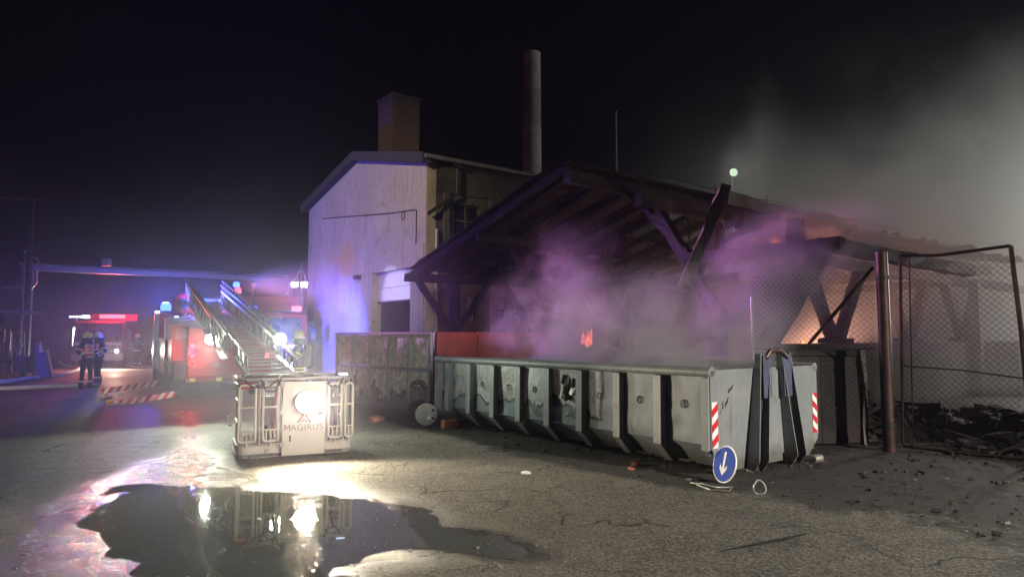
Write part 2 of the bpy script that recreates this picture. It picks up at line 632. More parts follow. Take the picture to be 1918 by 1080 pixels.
def burnt_paint(name, lo_z, side_y=None, base=(0.135, 0.165, 0.205), pale=(0.36, 0.37, 0.36), wav=0.55, sc=1.7):
    """grey paint whose upper parts are scorched pale, with curled dark edges"""
    m, N, L, ma, st, no, mx = node_tools(name)
    b = N['Principled BSDF']
    tc = N.new('ShaderNodeTexCoord')
    P = tc.outputs['Object']
    sp = N.new('ShaderNodeSeparateXYZ')
    L.new(P, sp.inputs[0])
    n = no(P, sc, 6, 0.62, 0.5)
    f = ma('ADD', ma('SUBTRACT', sp.outputs['Z'], lo_z), ma('MULTIPLY', ma('SUBTRACT', n, 0.5), wav))
    if side_y is not None:
        f = ma('MINIMUM', f, ma('SUBTRACT', sp.outputs['Y'], ma('ADD', side_y, ma('MULTIPLY', n, 0.25))))
    burnt = st(f, -0.01, 0.012)
    edge = ma('MULTIPLY', st(f, -0.045, -0.012), st(f, 0.05, 0.02))
    mott = no(P, 5.5, 8, 0.72, 1.0)
    lines = no(P, 2.6, 3, 0.5, 2.2)
    ring = ma('MULTIPLY', st(ma('ABSOLUTE', ma('SUBTRACT', lines, 0.5)), 0.02, 0.006), 0.6)
    pal = mx(st(mott, 0.40, 0.66), pale, tuple(c * 0.55 for c in pale))
    pal = mx(ring, pal, (0.07, 0.06, 0.055))
    pal = mx(st(no(P, 11, 4, 0.7), 0.66, 0.72), pal, (0.05, 0.045, 0.04))
    bas = mx(st(no(P, 2.2, 6, 0.7), 0.42, 0.7), base, tuple(c * 0.66 for c in base))
    col = mx(burnt, bas, pal)
    mp = N.new('ShaderNodeMapping')
    mp.inputs['Scale'].default_value = (4, 4, .35)
    L.new(P, mp.inputs['Vector'])
    col = mx(ma('MULTIPLY', st(no(mp.outputs[0], 2.2, 6, .7), .50, .72), .55), col, (0.05, 0.045, 0.04))
    col = mx(ma('MULTIPLY', st(no(P, 3.4, 8, .8, .5), .60, .70), .6), col, (0.10, 0.05, 0.03))
    col = mx(ma('MULTIPLY', edge, 0.92), col, (0.02, 0.017, 0.016))
    L.new(col, b.inputs['Base Color'])
    b.inputs['Roughness'].default_value = 0.5
    bp = N.new('ShaderNodeBump')
    bp.inputs['Strength'].default_value = 0.35
    bp.inputs['Distance'].default_value = 0.015
    L.new(ma('ADD', ma('MULTIPLY', mott, ma('ADD', burnt, 0.15)), ma('MULTIPLY', edge, 1.2)), bp.inputs['Height'])
    L.new(bp.outputs[0], b.inputs['Normal'])
    return m


def worn_steel():
    m, N, L, ma, st, no, mx = node_tools('worn_grey_paint')
    b = N['Principled BSDF']
    tc = N.new('ShaderNodeTexCoord')
    P = tc.outputs['Object']
    sp = N.new('ShaderNodeSeparateXYZ')
    L.new(P, sp.inputs[0])
    mp = N.new('ShaderNodeMapping')
    mp.inputs['Scale'].default_value = (4, 4, .4)
    L.new(P, mp.inputs['Vector'])
    col = mx(st(no(P, 1.3, 6, .65), .35, .68), (0.185, 0.205, 0.22), (0.24, 0.255, 0.265))
    col = mx(ma('MULTIPLY', st(no(mp.outputs[0], 2.0, 7, .72), .50, .74), .6), col, (0.09, 0.075, 0.06))
    col = mx(ma('MULTIPLY', st(no(P, 4.2, 9, .8, .6), .585, .66), .75), col, (0.13, 0.06, 0.035))
    col = mx(ma('MULTIPLY', st(no(P, 26, 3, .6), .70, .74), .8), col, (0.05, 0.04, 0.035))
    low = ma('MULTIPLY', st(ma('ADD', sp.outputs['Z'], ma('MULTIPLY', no(P, 5, 5), -.45)), .15, -.15), .7)
    col = mx(low, col, (0.075, 0.06, 0.045))
    L.new(col, b.inputs['Base Color'])
    b.inputs['Roughness'].default_value = 0.5
    bp = N.new('ShaderNodeBump')
    bp.inputs['Strength'].default_value = 0.25
    bp.inputs['Distance'].default_value = 0.02
    L.new(no(P, 3.5, 4, .5), bp.inputs['Height'])
    L.new(bp.outputs[0], b.inputs['Normal'])
    return m


M['grey_steel'] = worn_steel()


def gable_mat():
    m, N, L, ma, st, no, mx = node_tools('cream_plaster')
    b = N['Principled BSDF']
    tc = N.new('ShaderNodeTexCoord')
    P = tc.outputs['Object']
    sp = N.new('ShaderNodeSeparateXYZ')
    L.new(P, sp.inputs[0])
    big = no(P, 0.5, 6, 0.65, 0.4)
    fin = no(P, 5, 7, 0.7)
    col = mx(st(big, 0.35, 0.7), (0.44, 0.39, 0.33), (0.52, 0.47, 0.41))
    col = mx(ma('MULTIPLY', st(fin, 0.5, 0.68), 0.6), col, (0.30, 0.25, 0.20))
    col = mx(ma('MULTIPLY', st(no(P, 1.1, 8, .75, 1.0), .56, .64), .45), col, (0.22, 0.19, 0.165))
    # rain streaks
    mp = N.new('ShaderNodeMapping')
    mp.inputs['Scale'].default_value = (3, 3, 0.25)
    L.new(P, mp.inputs['Vector'])
    stk = no(mp.outputs[0], 1.6, 6, 0.7)
    col = mx(ma('MULTIPLY', st(stk, 0.50, 0.70), 0.6), col, (0.27, 0.24, 0.21))
    # soft-edged ochre patch left of the door
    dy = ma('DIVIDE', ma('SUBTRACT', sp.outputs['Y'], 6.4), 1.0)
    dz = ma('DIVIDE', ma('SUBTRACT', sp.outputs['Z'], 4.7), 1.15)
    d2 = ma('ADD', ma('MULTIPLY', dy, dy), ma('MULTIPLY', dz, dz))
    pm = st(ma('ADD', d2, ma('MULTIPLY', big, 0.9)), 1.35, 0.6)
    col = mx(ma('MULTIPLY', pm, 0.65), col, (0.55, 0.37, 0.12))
    L.new(col, b.inputs['Base Color'])
    b.inputs['Roughness'].default_value = 0.88
    bp = N.new('ShaderNodeBump')
    bp.inputs['Strength'].default_value = 0.35
    bp.inputs['Distance'].default_value = 0.02
    L.new(no(P, 14, 6, 0.7), bp.inputs['Height'])
    L.new(bp.outputs[0], b.inputs['Normal'])
    return m


def brick_mat():
    m, N, L, ma, st, no, mx = node_tools('old_brickwork')
    b = N['Principled BSDF']
    tc = N.new('ShaderNodeTexCoord')
    P = tc.outputs['Object']
    sp = N.new('ShaderNodeSeparateXYZ')
    L.new(P, sp.inputs[0])
    cb = N.new('ShaderNodeCombineXYZ')
    L.new(ma('ADD', sp.outputs['X'], sp.outputs['Y']), cb.inputs[0])
    L.new(sp.outputs['Z'], cb.inputs[1])
    br = N.new('ShaderNodeTexBrick')
    br.inputs['Scale'].default_value = 1.0
    br.inputs['Brick Width'].default_value = 0.30
    br.inputs['Row Height'].default_value = 0.10
    br.inputs['Mortar Size'].default_value = 0.012
    br.inputs['Color1'].default_value = (0.085, 0.035, 0.032, 1)
    br.inputs['Color2'].default_value = (0.045, 0.024, 0.023, 1)
    br.inputs['Mortar'].default_value = (0.11, 0.10, 0.095, 1)
    L.new(cb.outputs[0], br.inputs['Vector'])
    col = mx(ma('MULTIPLY', st(no(P, 1.2, 6), 0.45, 0.7), 0.6), br.outputs['Color'], (0.06, 0.05, 0.05))
    L.new(col, b.inputs['Base Color'])
    b.inputs['Roughness'].default_value = 0.9
    bp = N.new('ShaderNodeBump')
    bp.inputs['Strength'].default_value = 0.6
    bp.inputs['Distance'].default_value = 0.03
    L.new(ma('SUBTRACT', no(P, 18, 4), br.outputs['Fac']), bp.inputs['Height'])
    L.new(bp.outputs[0], b.inputs['Normal'])
    return m


M['asphalt'] = asphalt_mat()
M['water'] = water_mat()
M['container_side'] = burnt_paint('scorched_container_paint', 0.60, 1.75, wav=0.8, sc=2.0, pale=(0.42, 0.42, 0.46))
M['gate_sheet'] = burnt_paint('scorched_gate_sheet', 0.50, None, base=(0.17, 0.20, 0.23), pale=(0.58, 0.62, 0.52), wav=1.9, sc=1.5)
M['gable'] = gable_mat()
M['brick'] = brick_mat()

# ------------------------------------------------------------------ ground, puddle


def vnoise(x, y, seed):
    r = np.random.default_rng(seed)
    T = r.random((64, 64))
    xi, yi = np.floor(x).astype(int), np.floor(y).astype(int)
    fx, fy = x - xi, y - yi
    fx, fy = fx * fx * (3 - 2 * fx), fy * fy * (3 - 2 * fy)
    g = lambda a, b: T[a % 64, b % 64]
    return (g(xi, yi) * (1 - fx) + g(xi + 1, yi) * fx) * (1 - fy) + (g(xi, yi + 1) * (1 - fx) + g(xi + 1, yi + 1) * fx) * fy


def fbm(x, y, scale, seed, octs=4):
    s, a, t = 0, 0.5, 0
    for k in range(octs):
        s = s + a * vnoise(x * scale + 17.3 * k, y * scale + 5.1 * k, seed + k)
        t += a
        a *= 0.5
        scale *= 2.03
    return s / t - 0.5


def poly_sdf(X, Y, poly):
    d = np.full(X.shape, 1e9)
    ins = np.zeros(X.shape, bool)
    n = len(poly)
    for i in range(n):
        x0, y0 = poly[i]
        x1, y1 = poly[(i + 1) % n]
        ex, ey = x1 - x0, y1 - y0
        t = np.clip(((X - x0) * ex + (Y - y0) * ey) / (ex * ex + ey * ey + 1e-12), 0, 1)
        d = np.minimum(d, np.hypot(X - x0 - t * ex, Y - y0 - t * ey))
        c = ((y0 > Y) != (y1 > Y)) & (X < (x1 - x0) * (Y - y0) / (y1 - y0 + 1e-12) + x0)
        ins ^= c
    return np.where(ins, -d, d)


PUD = [(130, 955), (185, 936), (200, 920), (235, 906), (330, 906), (430, 910), (520, 922), (610, 930), (700, 938),
       (770, 952), (830, 985), (940, 1008), (1000, 1036), (955, 1046), (850, 1030), (750, 1026), (690, 1038), (640, 1068),
       (600, 1110), (300, 1110), (255, 1075), (200, 1045), (215, 1018), (190, 1000), (140, 982)]
PUDW = [tuple(ground(*p)[:2]) for p in PUD]


def xy(px, py):
    g = ground(px, py)
    return (g.x, g.y)


WETP = [xy(*p) for p in [(0, 1100), (0, 985), (60, 940), (140, 910), (215, 880), (300, 842), (335, 800), (310, 770), (365, 770), (385, 815), (440, 862),
                         (540, 905), (640, 905), (760, 930), (860, 985), (1010, 1020), (1040, 1050), (900, 1062), (700, 1070), (640, 1110)]]
DAMP = [xy(*p) for p in [(-900, 1200), (-900, 700), (60, 690), (300, 690), (430, 730), (440, 870), (620, 900), (700, 960), (640, 1200)]]
SOOT = [xy(*p) for p in [(700, 782), (800, 775), (1330, 860), (1420, 870), (1530, 810), (1700, 780), (2100, 760), (2700, 760), (2700, 1000), (1918, 985), (1700, 955), (1560, 960),
                         (1420, 925), (1280, 915), (1120, 885), (960, 850), (830, 812)]]
SOOT2 = [xy(*p) for p in [(1240, 930), (1700, 900), (2500, 900), (2600, 1150), (1750, 1150), (1720, 1000), (1500, 960)]]

gx = np.concatenate([[-400, -200, -120, -80, -55, -40, -30, -22, -17, -13.5, -11, -9.5, -8.5], np.arange(-8, 9.0, 0.065),
                     [9.6, 10.6, 12, 14, 17, 21, 27, 35, 50, 80, 130, 220, 400]])
gy = np.concatenate([[-60, -30, -14, -6, -2, 0, 1.2, 2.0], np.arange(2.4, 15.0, 0.06), [15.4, 16, 17, 18.5, 20.5, 23, 26, 30, 36, 45, 60, 85, 130, 220, 400, 700]])
X, Y = np.meshgrid(gx, gy, indexing='xy')
sd = poly_sdf(X, Y, PUDW) + 0.42 * fbm(X, Y, 1.9, 3, 5) + 0.16 * fbm(X, Y, 7, 33, 4)
wsd = poly_sdf(X, Y, WETP) + 0.5 * fbm(X, Y, 1.1, 9, 5)
dsd = poly_sdf(X, Y, DAMP) + 1.2 * fbm(X, Y, 0.5, 19, 4)
s1 = poly_sdf(X, Y, SOOT) + 0.5 * fbm(X, Y, 1.2, 41, 5)
s2 = poly_sdf(X, Y, SOOT2) + 0.8 * fbm(X, Y, 0.8, 51, 5)
near = np.exp(-np.maximum(0, np.hypot(X, Y - 7) - 12) / 6)
Z = 0.006 + 0.010 * (fbm(X, Y, 1.3, 61, 4)) * near + 0.004 * fbm(X, Y, 8, 71, 2) * near
Z = np.maximum(Z, 0.0025)
bank = np.clip(sd / 0.5, 0, 1)
Z = np.where(sd > 0, Z * bank + 0.002 * bank + 0.0006, -0.024 * np.clip(-sd / 0.6, 0, 1) ** 0.8 + 0.022 * np.maximum(0, fbm(X, Y, 2.6, 91, 5) - 0.12) * 3)
Z = Z + 0.02 * np.clip(-s1 / 0.6, 0, 1) * np.maximum(0, fbm(X, Y, 5, 81, 4) * 3)
wet = np.clip(0.5 - wsd / 0.5, 0, 1) * 0.85
wet = np.maximum(wet, np.clip(1 - sd / 0.35, 0, 1))
wet = np.maximum(wet, 0.42 * np.clip(0.5 - dsd / 1.5, 0, 1))
soot = np.maximum(np.clip(0.55 - s1 / 0.8, 0, 1), 0.55 * np.clip(0.5 - s2 / 1.4, 0, 1))
ny, nx = X.shape
verts = np.stack([X.ravel(), Y.ravel(), Z.ravel()], 1)
idx = np.arange(nx * ny).reshape(ny, nx)
quads = np.stack([idx[:-1, :-1], idx[:-1, 1:], idx[1:, 1:], idx[1:, :-1]], -1).reshape(-1, 4)


def np_mesh(name, v, q, m, smooth=True):
    me = bpy.data.meshes.new(name)
    me.vertices.add(len(v))
    me.vertices.foreach_set('co', np.asarray(v, np.float32).ravel())
    k = q.shape[1]
    me.loops.add(q.size)
    me.loops.foreach_set('vertex_index', q.astype(np.int32).ravel())
    me.polygons.add(len(q))
    me.polygons.foreach_set('loop_start', np.arange(0, q.size, k, dtype=np.int32))
    me.polygons.foreach_set('loop_total', np.full(len(q), k, np.int32))
    me.update(calc_edges=True)
    me.validate()
    if smooth:
        me.polygons.foreach_set('use_smooth', np.ones(len(q), bool))
    me.materials.append(m)
    o = bpy.data.objects.new(name, me)
    COL.objects.link(o)
    return o


g_o = np_mesh('ground', verts, quads, M['asphalt'])
tag(g_o, 'patched grey asphalt yard, damp on the left and sooty by the shed', kind='structure')
for nm, arr in (('wet', wet), ('soot', soot)):
    a_ = g_o.data.attributes.new(nm, 'FLOAT', 'POINT')
    a_.data.foreach_set('value', arr.ravel().astype(np.float32))

cell = (sd[:-1, :-1] < 0.12) | (sd[1:, 1:] < 0.12)
wq = idx[:-1, :-1][cell]
wq = np.stack([wq, wq + 1, wq + nx + 1, wq + nx], 1)
used, inv = np.unique(wq.ravel(), return_inverse=True)
wv = verts[used].copy()
wv[:, 2] = 0.0
w_o = np_mesh('water', wv, inv.reshape(-1, 4), M['water'])
tag(w_o, 'shallow puddle of fire water on the asphalt', kind='structure')

# ------------------------------------------------------------------ industrial building
ROT = math.atan2(0.6, 0.8)
CB = Vector((-2.79, 22.0, 0))
bld = thing('industrial_building', 'cream plastered industrial building with low gable and half open roller door', 'building', CB, ROT)
GW, EZ, AZ, BL, TH = 10.6, 7.5, 8.67, 11.5, 0.35


def holed(mb, axis, a0, a1, z0, z1, holes, p0, p1):
    """wall slab between planes p0 and p1 on the other axis, with rectangular holes (a0,a1,z0,z1)"""
    As = sorted({a0, a1, *[h[0] for h in holes], *[h[1] for h in holes]})
    Zs = sorted({z0, z1, *[h[2] for h in holes], *[h[3] for h in holes]})
    pt = (lambda a, p, z: (p, a, z)) if axis == 'y' else (lambda a, p, z: (a, p, z))
    for i in range(len(As) - 1):
        for j in range(len(Zs) - 1):
            ca, cz = (As[i] + As[i + 1]) / 2, (Zs[j] + Zs[j + 1]) / 2
            if any(h[0] < ca < h[1] and h[2] < cz < h[3] for h in holes):
                continue
            for p in (p0, p1):
                mb.add([pt(As[i], p, Zs[j]), pt(As[i + 1], p, Zs[j]), pt(As[i + 1], p, Zs[j + 1]), pt(As[i], p, Zs[j + 1])], [(0, 1, 2, 3)])
    for h in holes:
        c = [(h[0], h[2]), (h[1], h[2]), (h[1], h[3]), (h[0], h[3])]
        for k in range(4):
            (x0, y0), (x1, y1) = c[k], c[(k + 1) % 4]
            mb.add([pt(x0, p0, y0), pt(x1, p0, y1), pt(x1, p1, y1), pt(x0, p1, y0)], [(0, 1, 2, 3)])
    return mb


DOOR = (0.96, 3.92, 0.0, 4.02)
mb = MB()
holed(mb, 'y', 0, GW, 0, EZ, [DOOR], 0.0, TH)
mb.add([(0, 0, EZ), (0, GW, EZ), (0, GW / 2, AZ)], [(0, 1, 2)])
mb.add([(0, 0, 0), (TH, 0, 0), (TH, 0, EZ), (0, 0, EZ)], [(0, 1, 2, 3)])
mb.add([(0, GW, 0), (TH, GW, 0), (TH, GW, EZ), (0, GW, EZ)], [(0, 1, 2, 3)])
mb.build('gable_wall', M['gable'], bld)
# raised plaster surround of the door
mb = MB()
mb.span((-0.05, 0.10, 0), (-0.003, 0.955, 4.75))
mb.span((-0.05, 3.925, 0), (-0.003, 4.75, 4.75))
mb.span((-0.05, 0.957, 4.022), (-0.003, 3.923, 4.75))
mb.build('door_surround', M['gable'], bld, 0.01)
sh = None
for k, (z0, z1) in enumerate(((2.98, 3.45), (3.46, 4.02))):
    mb = MB().span((0.20, 0.97, z0), (0.25, 3.91, z1))
    o = mb.build('shutter_panel', M['white_paint'], bld, 0.008)
mb = MB().span((0.19, 0.97, 2.92), (0.26, 3.91, 2.975))
mb.build('shutter_rail', M['dark_steel'], bld)
# dark room behind the door
mb = MB()
mb.add([(5, -0.0 + 0.4, 0), (5, 6, 0), (5, 6, 4.4), (5, 0.4, 4.4)], [(0, 1, 2, 3)])
mb.add([(TH, 6, 0), (5, 6, 0), (5, 6, 4.4), (TH, 6, 4.4)], [(0, 1, 2, 3)])
mb.add([(TH, .4, 0), (5, .4, 0), (5, .4, 4.4), (TH, .4, 4.4)], [(0, 1, 2, 3)])
mb.add([(TH, .4, 4.4), (5, .4, 4.4), (5, 6, 4.4), (TH, 6, 4.4)], [(0, 1, 2, 3)])
mb.build('dark_interior', M['side_plaster'], bld)
mb = MB()
for z in (0.6, 1.2, 1.8, 2.4):
    mb.span((1.5, 1.0, z), (2.1, 2.4, z + 0.05))
for y in (1.0, 2.4):
    mb.span((1.5, y, 0), (1.55, y + .05, 2.6))
mb.build('storage_rack', M['dark_steel'], bld)
# side wall with windows
WINS = [(1.05, 2.12, 5.05, 6.15), (1.05, 2.12, 3.75, 4.65)]
SLIT = [(1.60, 1.92, 2.25, 3.05), (2.90, 3.22, 2.35, 3.05), (3.60, 3.92, 2.2, 3.05), (5.45, 5.77, 2.25, 3.05), (7.6, 7.92, 2.25, 3.05)]
mb = MB()
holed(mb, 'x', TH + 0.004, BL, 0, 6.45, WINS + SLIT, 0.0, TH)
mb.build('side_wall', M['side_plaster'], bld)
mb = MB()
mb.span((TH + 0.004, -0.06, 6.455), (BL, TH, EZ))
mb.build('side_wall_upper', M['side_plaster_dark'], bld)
for (x0, x1, z0, z1) in WINS:
    mb = MB()
    for x in (x0 + .03, (x0 + x1) / 2, x1 - .03):
        mb.span((x - .03, 0.10, z0), (x + .03, 0.16, z1))
    zs_ = (z0 + .03, (z0 + z1) / 2, z1 - .03)
    for z in zs_:
        mb.span((x0, 0.095, z - .028), (x1, 0.155, z + .028))
    w = mb.build('window', M['side_plaster'], bld)
    for i in range(2):
        for j in range(2):
            a, b2 = (x0, (x0 + x1) / 2) if i == 0 else ((x0 + x1) / 2, x1)
            c, d = (z0, (z0 + z1) / 2) if j == 0 else ((z0 + z1) / 2, z1)
            MB().span((a + .02, .125, c + .02), (b2 - .02, .135, d - .02)).build('pane', M['glass_dark'], w)
for (x0, x1, z0, z1) in SLIT:
    mb = MB()
    zc = z0 + (z1 - z0) * 0.38
    mb.span((x0, .06, zc - .03), (x1, .12, zc + .03))
    w = mb.build('window', M['dark_steel'], bld)
    MB().span((x0 + .01, .08, zc + .032), (x1 - .01, .10, z1 - .01)).build('pane', M['reflect_glass'], w)
    MB().span((x0 + .01, .08, z0 + .01), (x1 - .01, .10, zc - .032)).build('pane', M['reflect_glass'], w)
for x in (0.62, 2.45, 4.3, 6.2):
    MB().span((x, -0.10, 0), (x + .22, -0.003, 6.45)).build('pilaster', M['side_plaster'], bld, .01)
mb = MB()
mb.path([(0.32, -0.13, 0.0), (0.32, -0.13, 5.2)], .05, 10)
mb.build('downpipe', M['galv'], bld)
mb = MB()
mb.path([(1.05, -.22, EZ - .05), (1.05, -.22, 6.5), (1.0, -.2, 6.35)], .055, 10)
mb.path([(1.0, -.2, 6.4), (-0.05, -.2, 5.65)], .06, 10)
mb.box((1.05, -.22, EZ - .1), (.30, .18, .20))
mb.build('downpipe', M['dark_steel'], bld)
# roof: two slopes with fascia
ov, rt = 0.26, 0.12


def roof_slope(y0, z0, y1, z1):
    return MB().prism([(-ov, y0, z0), (-ov, y1, z1), (-ov, y1, z1 + rt), (-ov, y0, z0 + rt)], (BL + 2 * ov, 0, 0))


sl = (AZ - EZ) / (GW / 2)
roof_slope(-.26, EZ - .26 * sl + .02, GW / 2, AZ + .02).build('roof_slope', M['roof_felt'], bld)
roof_slope(GW + .26, EZ - .26 * sl + .02, GW / 2 + .001, AZ + .02).build('roof_slope', M['roof_felt'], bld)
for s_ in (0, 1):
    y0 = -.29 if s_ == 0 else GW + .29
    z0 = EZ - .29 * sl
    ym = GW / 2 + (-.003 if s_ == 0 else .003)
    MB().prism([(-ov - .05, y0, z0 - .16), (-ov - .05, ym, AZ - .16), (-ov - .05, ym, AZ + .19), (-ov - .05, y0, z0 + .19)], (.045, 0, 0)).build('fascia', M['fascia_dark'], bld)
    MB().prism([(-ov + .02, y0, z0 - .14), (-ov + .02, ym, AZ - .14), (-ov + .02, ym, AZ - .01), (-ov + .02, y0, z0 - .01)], (ov - .025, 0, 0)).build('soffit', M['fascia_dark'], bld)
MB().path([(-ov, -.36, EZ - .0), (BL + .4, -.36, EZ - .02)], .075, 8).build('gutter', M['galv'], bld)
# cable with a loop along the gable
mb = MB()
pts = [(-.03, 8.9, 6.75), (-.03, 7.0, 6.55), (-.03, 4.6, 6.28), (-.03, 2.4, 6.05), (-.03, 0.75, 5.92), (-.03, .62, 5.9), (-.03, .62, 5.0), (-.03, .66, 4.25)]
mb.path(pts, .016, 5)
mb.path([(-.03, 1.55 + .12 * math.cos(t), 5.83 + .14 * math.sin(t)) for t in np.linspace(0, 6.283, 14)[:-1]], .010, 5, closed=True)
mb.build('wall_cable', M['black'], bld)
lampw = MB().box((-.12, 5.05, 3.95), (.22, .26, .16)).tube((-.01, 5.05, 4.0), (-.12, 5.05, 4.0), .03, 8).build('wall_lamp', M['dark_steel'], bld, .01)

# brick chimney on the roof
o = thing('brick_chimney', 'square brick chimney stack rising above the gable roof', 'chimney', CB + Vector((0.8, 0.6, 0)) * 1.7 + Vector((-0.6, 0.8, 0)) * 5.3, ROT)
MB().span((-.62, -.62, 7.9), (.62, .62, 11.2)).build('stack', M['brick'], o, .02)
mb = MB()
mb.span((-.66, -.66, 11.202), (.66, .66, 11.33))
mb.build('cap', M['brick'], o, .02)
MB().tube((0.1, 0.1, 11.33), (0.1, .1, 11.6), .10, 10).build('flue', M['concrete_dark'], o)

# tall round chimney
o = thing('round_chimney', 'tall round concrete chimney with stained rings behind the building', 'chimney', (at(997, 330, 45).x, 45, 0))
zr = 0.0
kk = 0
while zr < 20.6:
    z1 = min(zr + 2.6, 20.8)
    r0, r1 = 0.70 - 0.0065 * zr, 0.70 - 0.0065 * z1
    MB().lathe([(r0, zr), (r1, z1 - .09), (r1 + .022, z1 - .085), (r1 + .022, z1 - .004)], n=28).build('ring', M['concrete' if kk % 2 else 'concrete_dark'], o, smooth=True)
    zr = z1
    kk += 1
MB().lathe([(.50, 20.8), (.50, 20.86), (.2, 20.9)], n=20).build('cap', M['concrete_dark'], o)
MB().tube((.3, 0, 20.9), (.3, 0, 21.9), .03, 6).build('lightning_rod', M['dark_steel'], o)
tag(MB().path([(at(1155, 330, 50).x, 50, 0), (at(1155, 330, 50).x, 50, 18.5)], [.11, .05], 8).build('mast', M['concrete_dark']),
    'thin mast half lost in the smoke behind the burnt roof', 'mast')

# ------------------------------------------------------------------ burnt shed
A0 = Vector((1.25, 15.1, 0))
shed = thing('burnt_shed', 'burnt out open timber shed with charred trusses and collapsed front roof slope', 'shed', A0, ROT)
RZ, HS, EH = 5.38, 6.95, 3.5
slope = (RZ - EH) / HS


def rz(y):
    return RZ - slope * abs(y)


# roof covering of the far slope, sheet by sheet, underside scorched
ends = [8.2, 7.3, 6.8, 7.6, 6.2, 6.6, 5.6]
for j in range(7):
    y0, y1 = j * HS / 7, (j + 1) * HS / 7 + .05
    x = 0.02
    while x < ends[j]:
        x1 = min(x + 1.15, ends[j] + random.uniform(-.2, .3))
        dz = random.uniform(-.02, .015)
        if x > 2.5 and random.random() < .16:
            x = x1
            continue
        n = 6
        vs, fs = [], []
        for i in range(n + 1):
            xx = x + (x1 - x) * i / n - (.004 if i == n else 0)
            cz = .018 * (i % 2)
            wv_ = 0.03 * math.sin(xx * 1.7 + j)
            ya = y0 + (random.uniform(-.05, .1) if j == 0 else 0)
            vs += [(xx, ya, rz(ya) + .16 + cz + dz + wv_), (xx, y1, rz(y1) + .16 + cz + dz + wv_ + .035)]
        for i in range(n):
            fs.append((2 * i, 2 * i + 1, 2 * i + 3, 2 * i + 2))
        o = MB().add(vs, fs).build('roof_sheet', M['roof_under'], shed)
        sm_ = o.modifiers.new('t', 'SOLIDIFY')
        sm_.thickness = .012
        x = x1
# rafters of the far slope
for k, x in enumerate(np.arange(0.22, 21.5, 1.05)):
    if x > 9 and k % 3 == 1:
        continue
    ye = HS + .35 if x < 13 else random.uniform(4, HS)
    MB().bar((x, -.1, rz(.1) + .06), (x, ye, RZ - slope * ye + .06), .13, .17, jit=.024, seg=7).build('rafter', M['char'], shed)
# burnt laths hanging from the roof
for k in range(46):
    x, y = random.uniform(.4, 7.5), random.uniform(.2, 6.2)
    z = rz(y) + .02
    p = Vector((x, y, z))
    q = p + Vector((random.uniform(-.5, .5), random.uniform(-.3, .3), -random.uniform(.12, .75)))
    MB().bar(p, q, random.uniform(.03, .07), .025, jit=.012, seg=3).build('hanging_lath', M['char'], shed)
# double verge rafter and protruding purlins at the left gable
MB().bar((-.02, -.05, RZ + .12), (-.02, HS + .35, EH + .03), .10, .20, jit=.024, seg=9).build('verge_board', M['char'], shed)
MB().bar((-.01, .25, RZ + .29), (-.01, HS + .15, EH + .27), .22, .05, jit=.025, seg=22).build('verge_edge', M['roof_under'], shed)
MB().bar((-.14, HS - .28, EH - .02), (16, HS - .28, EH - .02), .20, .22, jit=.024, seg=14).build('eaves_purlin', M['char'], shed)
MB().bar((-.22, HS + .22, EH + .0), (9, HS + .22, EH + .0), .20, .20, jit=.024, seg=9).build('eaves_purlin', M['char'], shed)
MB().bar((-.1, HS / 2, rz(HS / 2) - .12), (18, HS / 2, rz(HS / 2) - .2), .18, .22, jit=.02, seg=16, sag=.1).build('middle_purlin', M['char'], shed)
MB().bar((-.05, 0, RZ - .10), (22.5, 0, RZ - .10), .22, .30, jit=.018, seg=24, sag=.12).build('ridge_beam', M['char'], shed)
MB().bar((-.1, -.05, RZ + .20), (12.5, -.05, RZ + .17), .30, .05, jit=.018, seg=22, sag=.1).build('ridge_capping', M['char'], shed)
MB().bar((5.1, -.55, RZ - .05), (11.5, -.55, RZ - .15), .05, .34, jit=.02, seg=14, sag=.05).build('hanging_board', M['timber'], shed)
MB().bar((1.6, -.62, RZ - .50), (13.0, -.62, RZ - .62), .22, .34, jit=.04, seg=20, sag=.06).build('upper_purlin', M['char'], shed)
MB().bar((5.0, -.95, RZ - .72), (15.5, -1.0, RZ - .85), .30, .36, jit=.05, seg=18, sag=.05).build('upper_purlin', M['char'], shed)
MB().bar((9.5, -1.3, RZ - .98), (19.5, -1.6, RZ - 1.25), .28, .30, jit=.05, seg=18, sag=.02).build('upper_purlin', M['char'], shed)
# trusses: tie beams, king posts, struts
MB().bar((2.0, -1.55, 3.42), (2.0, -5.15, 3.36), .20, .24, jit=.02, seg=10).build('tie_beam', M['char'], shed)
MB().bar((2.0, -1.75, 3.5), (2.0, 0.05, 5.2), .20, .17, jit=.024, seg=6).build('strut', M['char'], shed)
MB().bar((2.0, -.9, 4.55), (2.0, -2.5, 2.1), .22, .22, jit=.02, seg=8).build('strut', M['char'], shed)
MB().bar((2.05, -2.6, 4.65), (2.05, -1.9, 3.0), .13, .17, jit=.024, seg=6).build('strut', M['char'], shed)
MB().bar((2.0, -2.45, 2.3), (2.0, -2.5, 0), .26, .26, jit=.02, seg=6).build('post', M['char'], shed)
MB().bar((2.05, -4.85, 3.45), (2.0, -2.7, .2), .30, .30, jit=.03, seg=8).build('leaning_post', M['char'], shed)
MB().bar((2.1, -4.2, 3.4), (2.1, -4.2, 3.92), .22, .26, jit=.04, seg=4).build('king_post', M['char'], shed)
MB().bar((2.1, -4.9, 3.38), (9.0, -4.7, 3.30), .22, .26, jit=.03, seg=10).build('front_purlin', M['char'], shed)
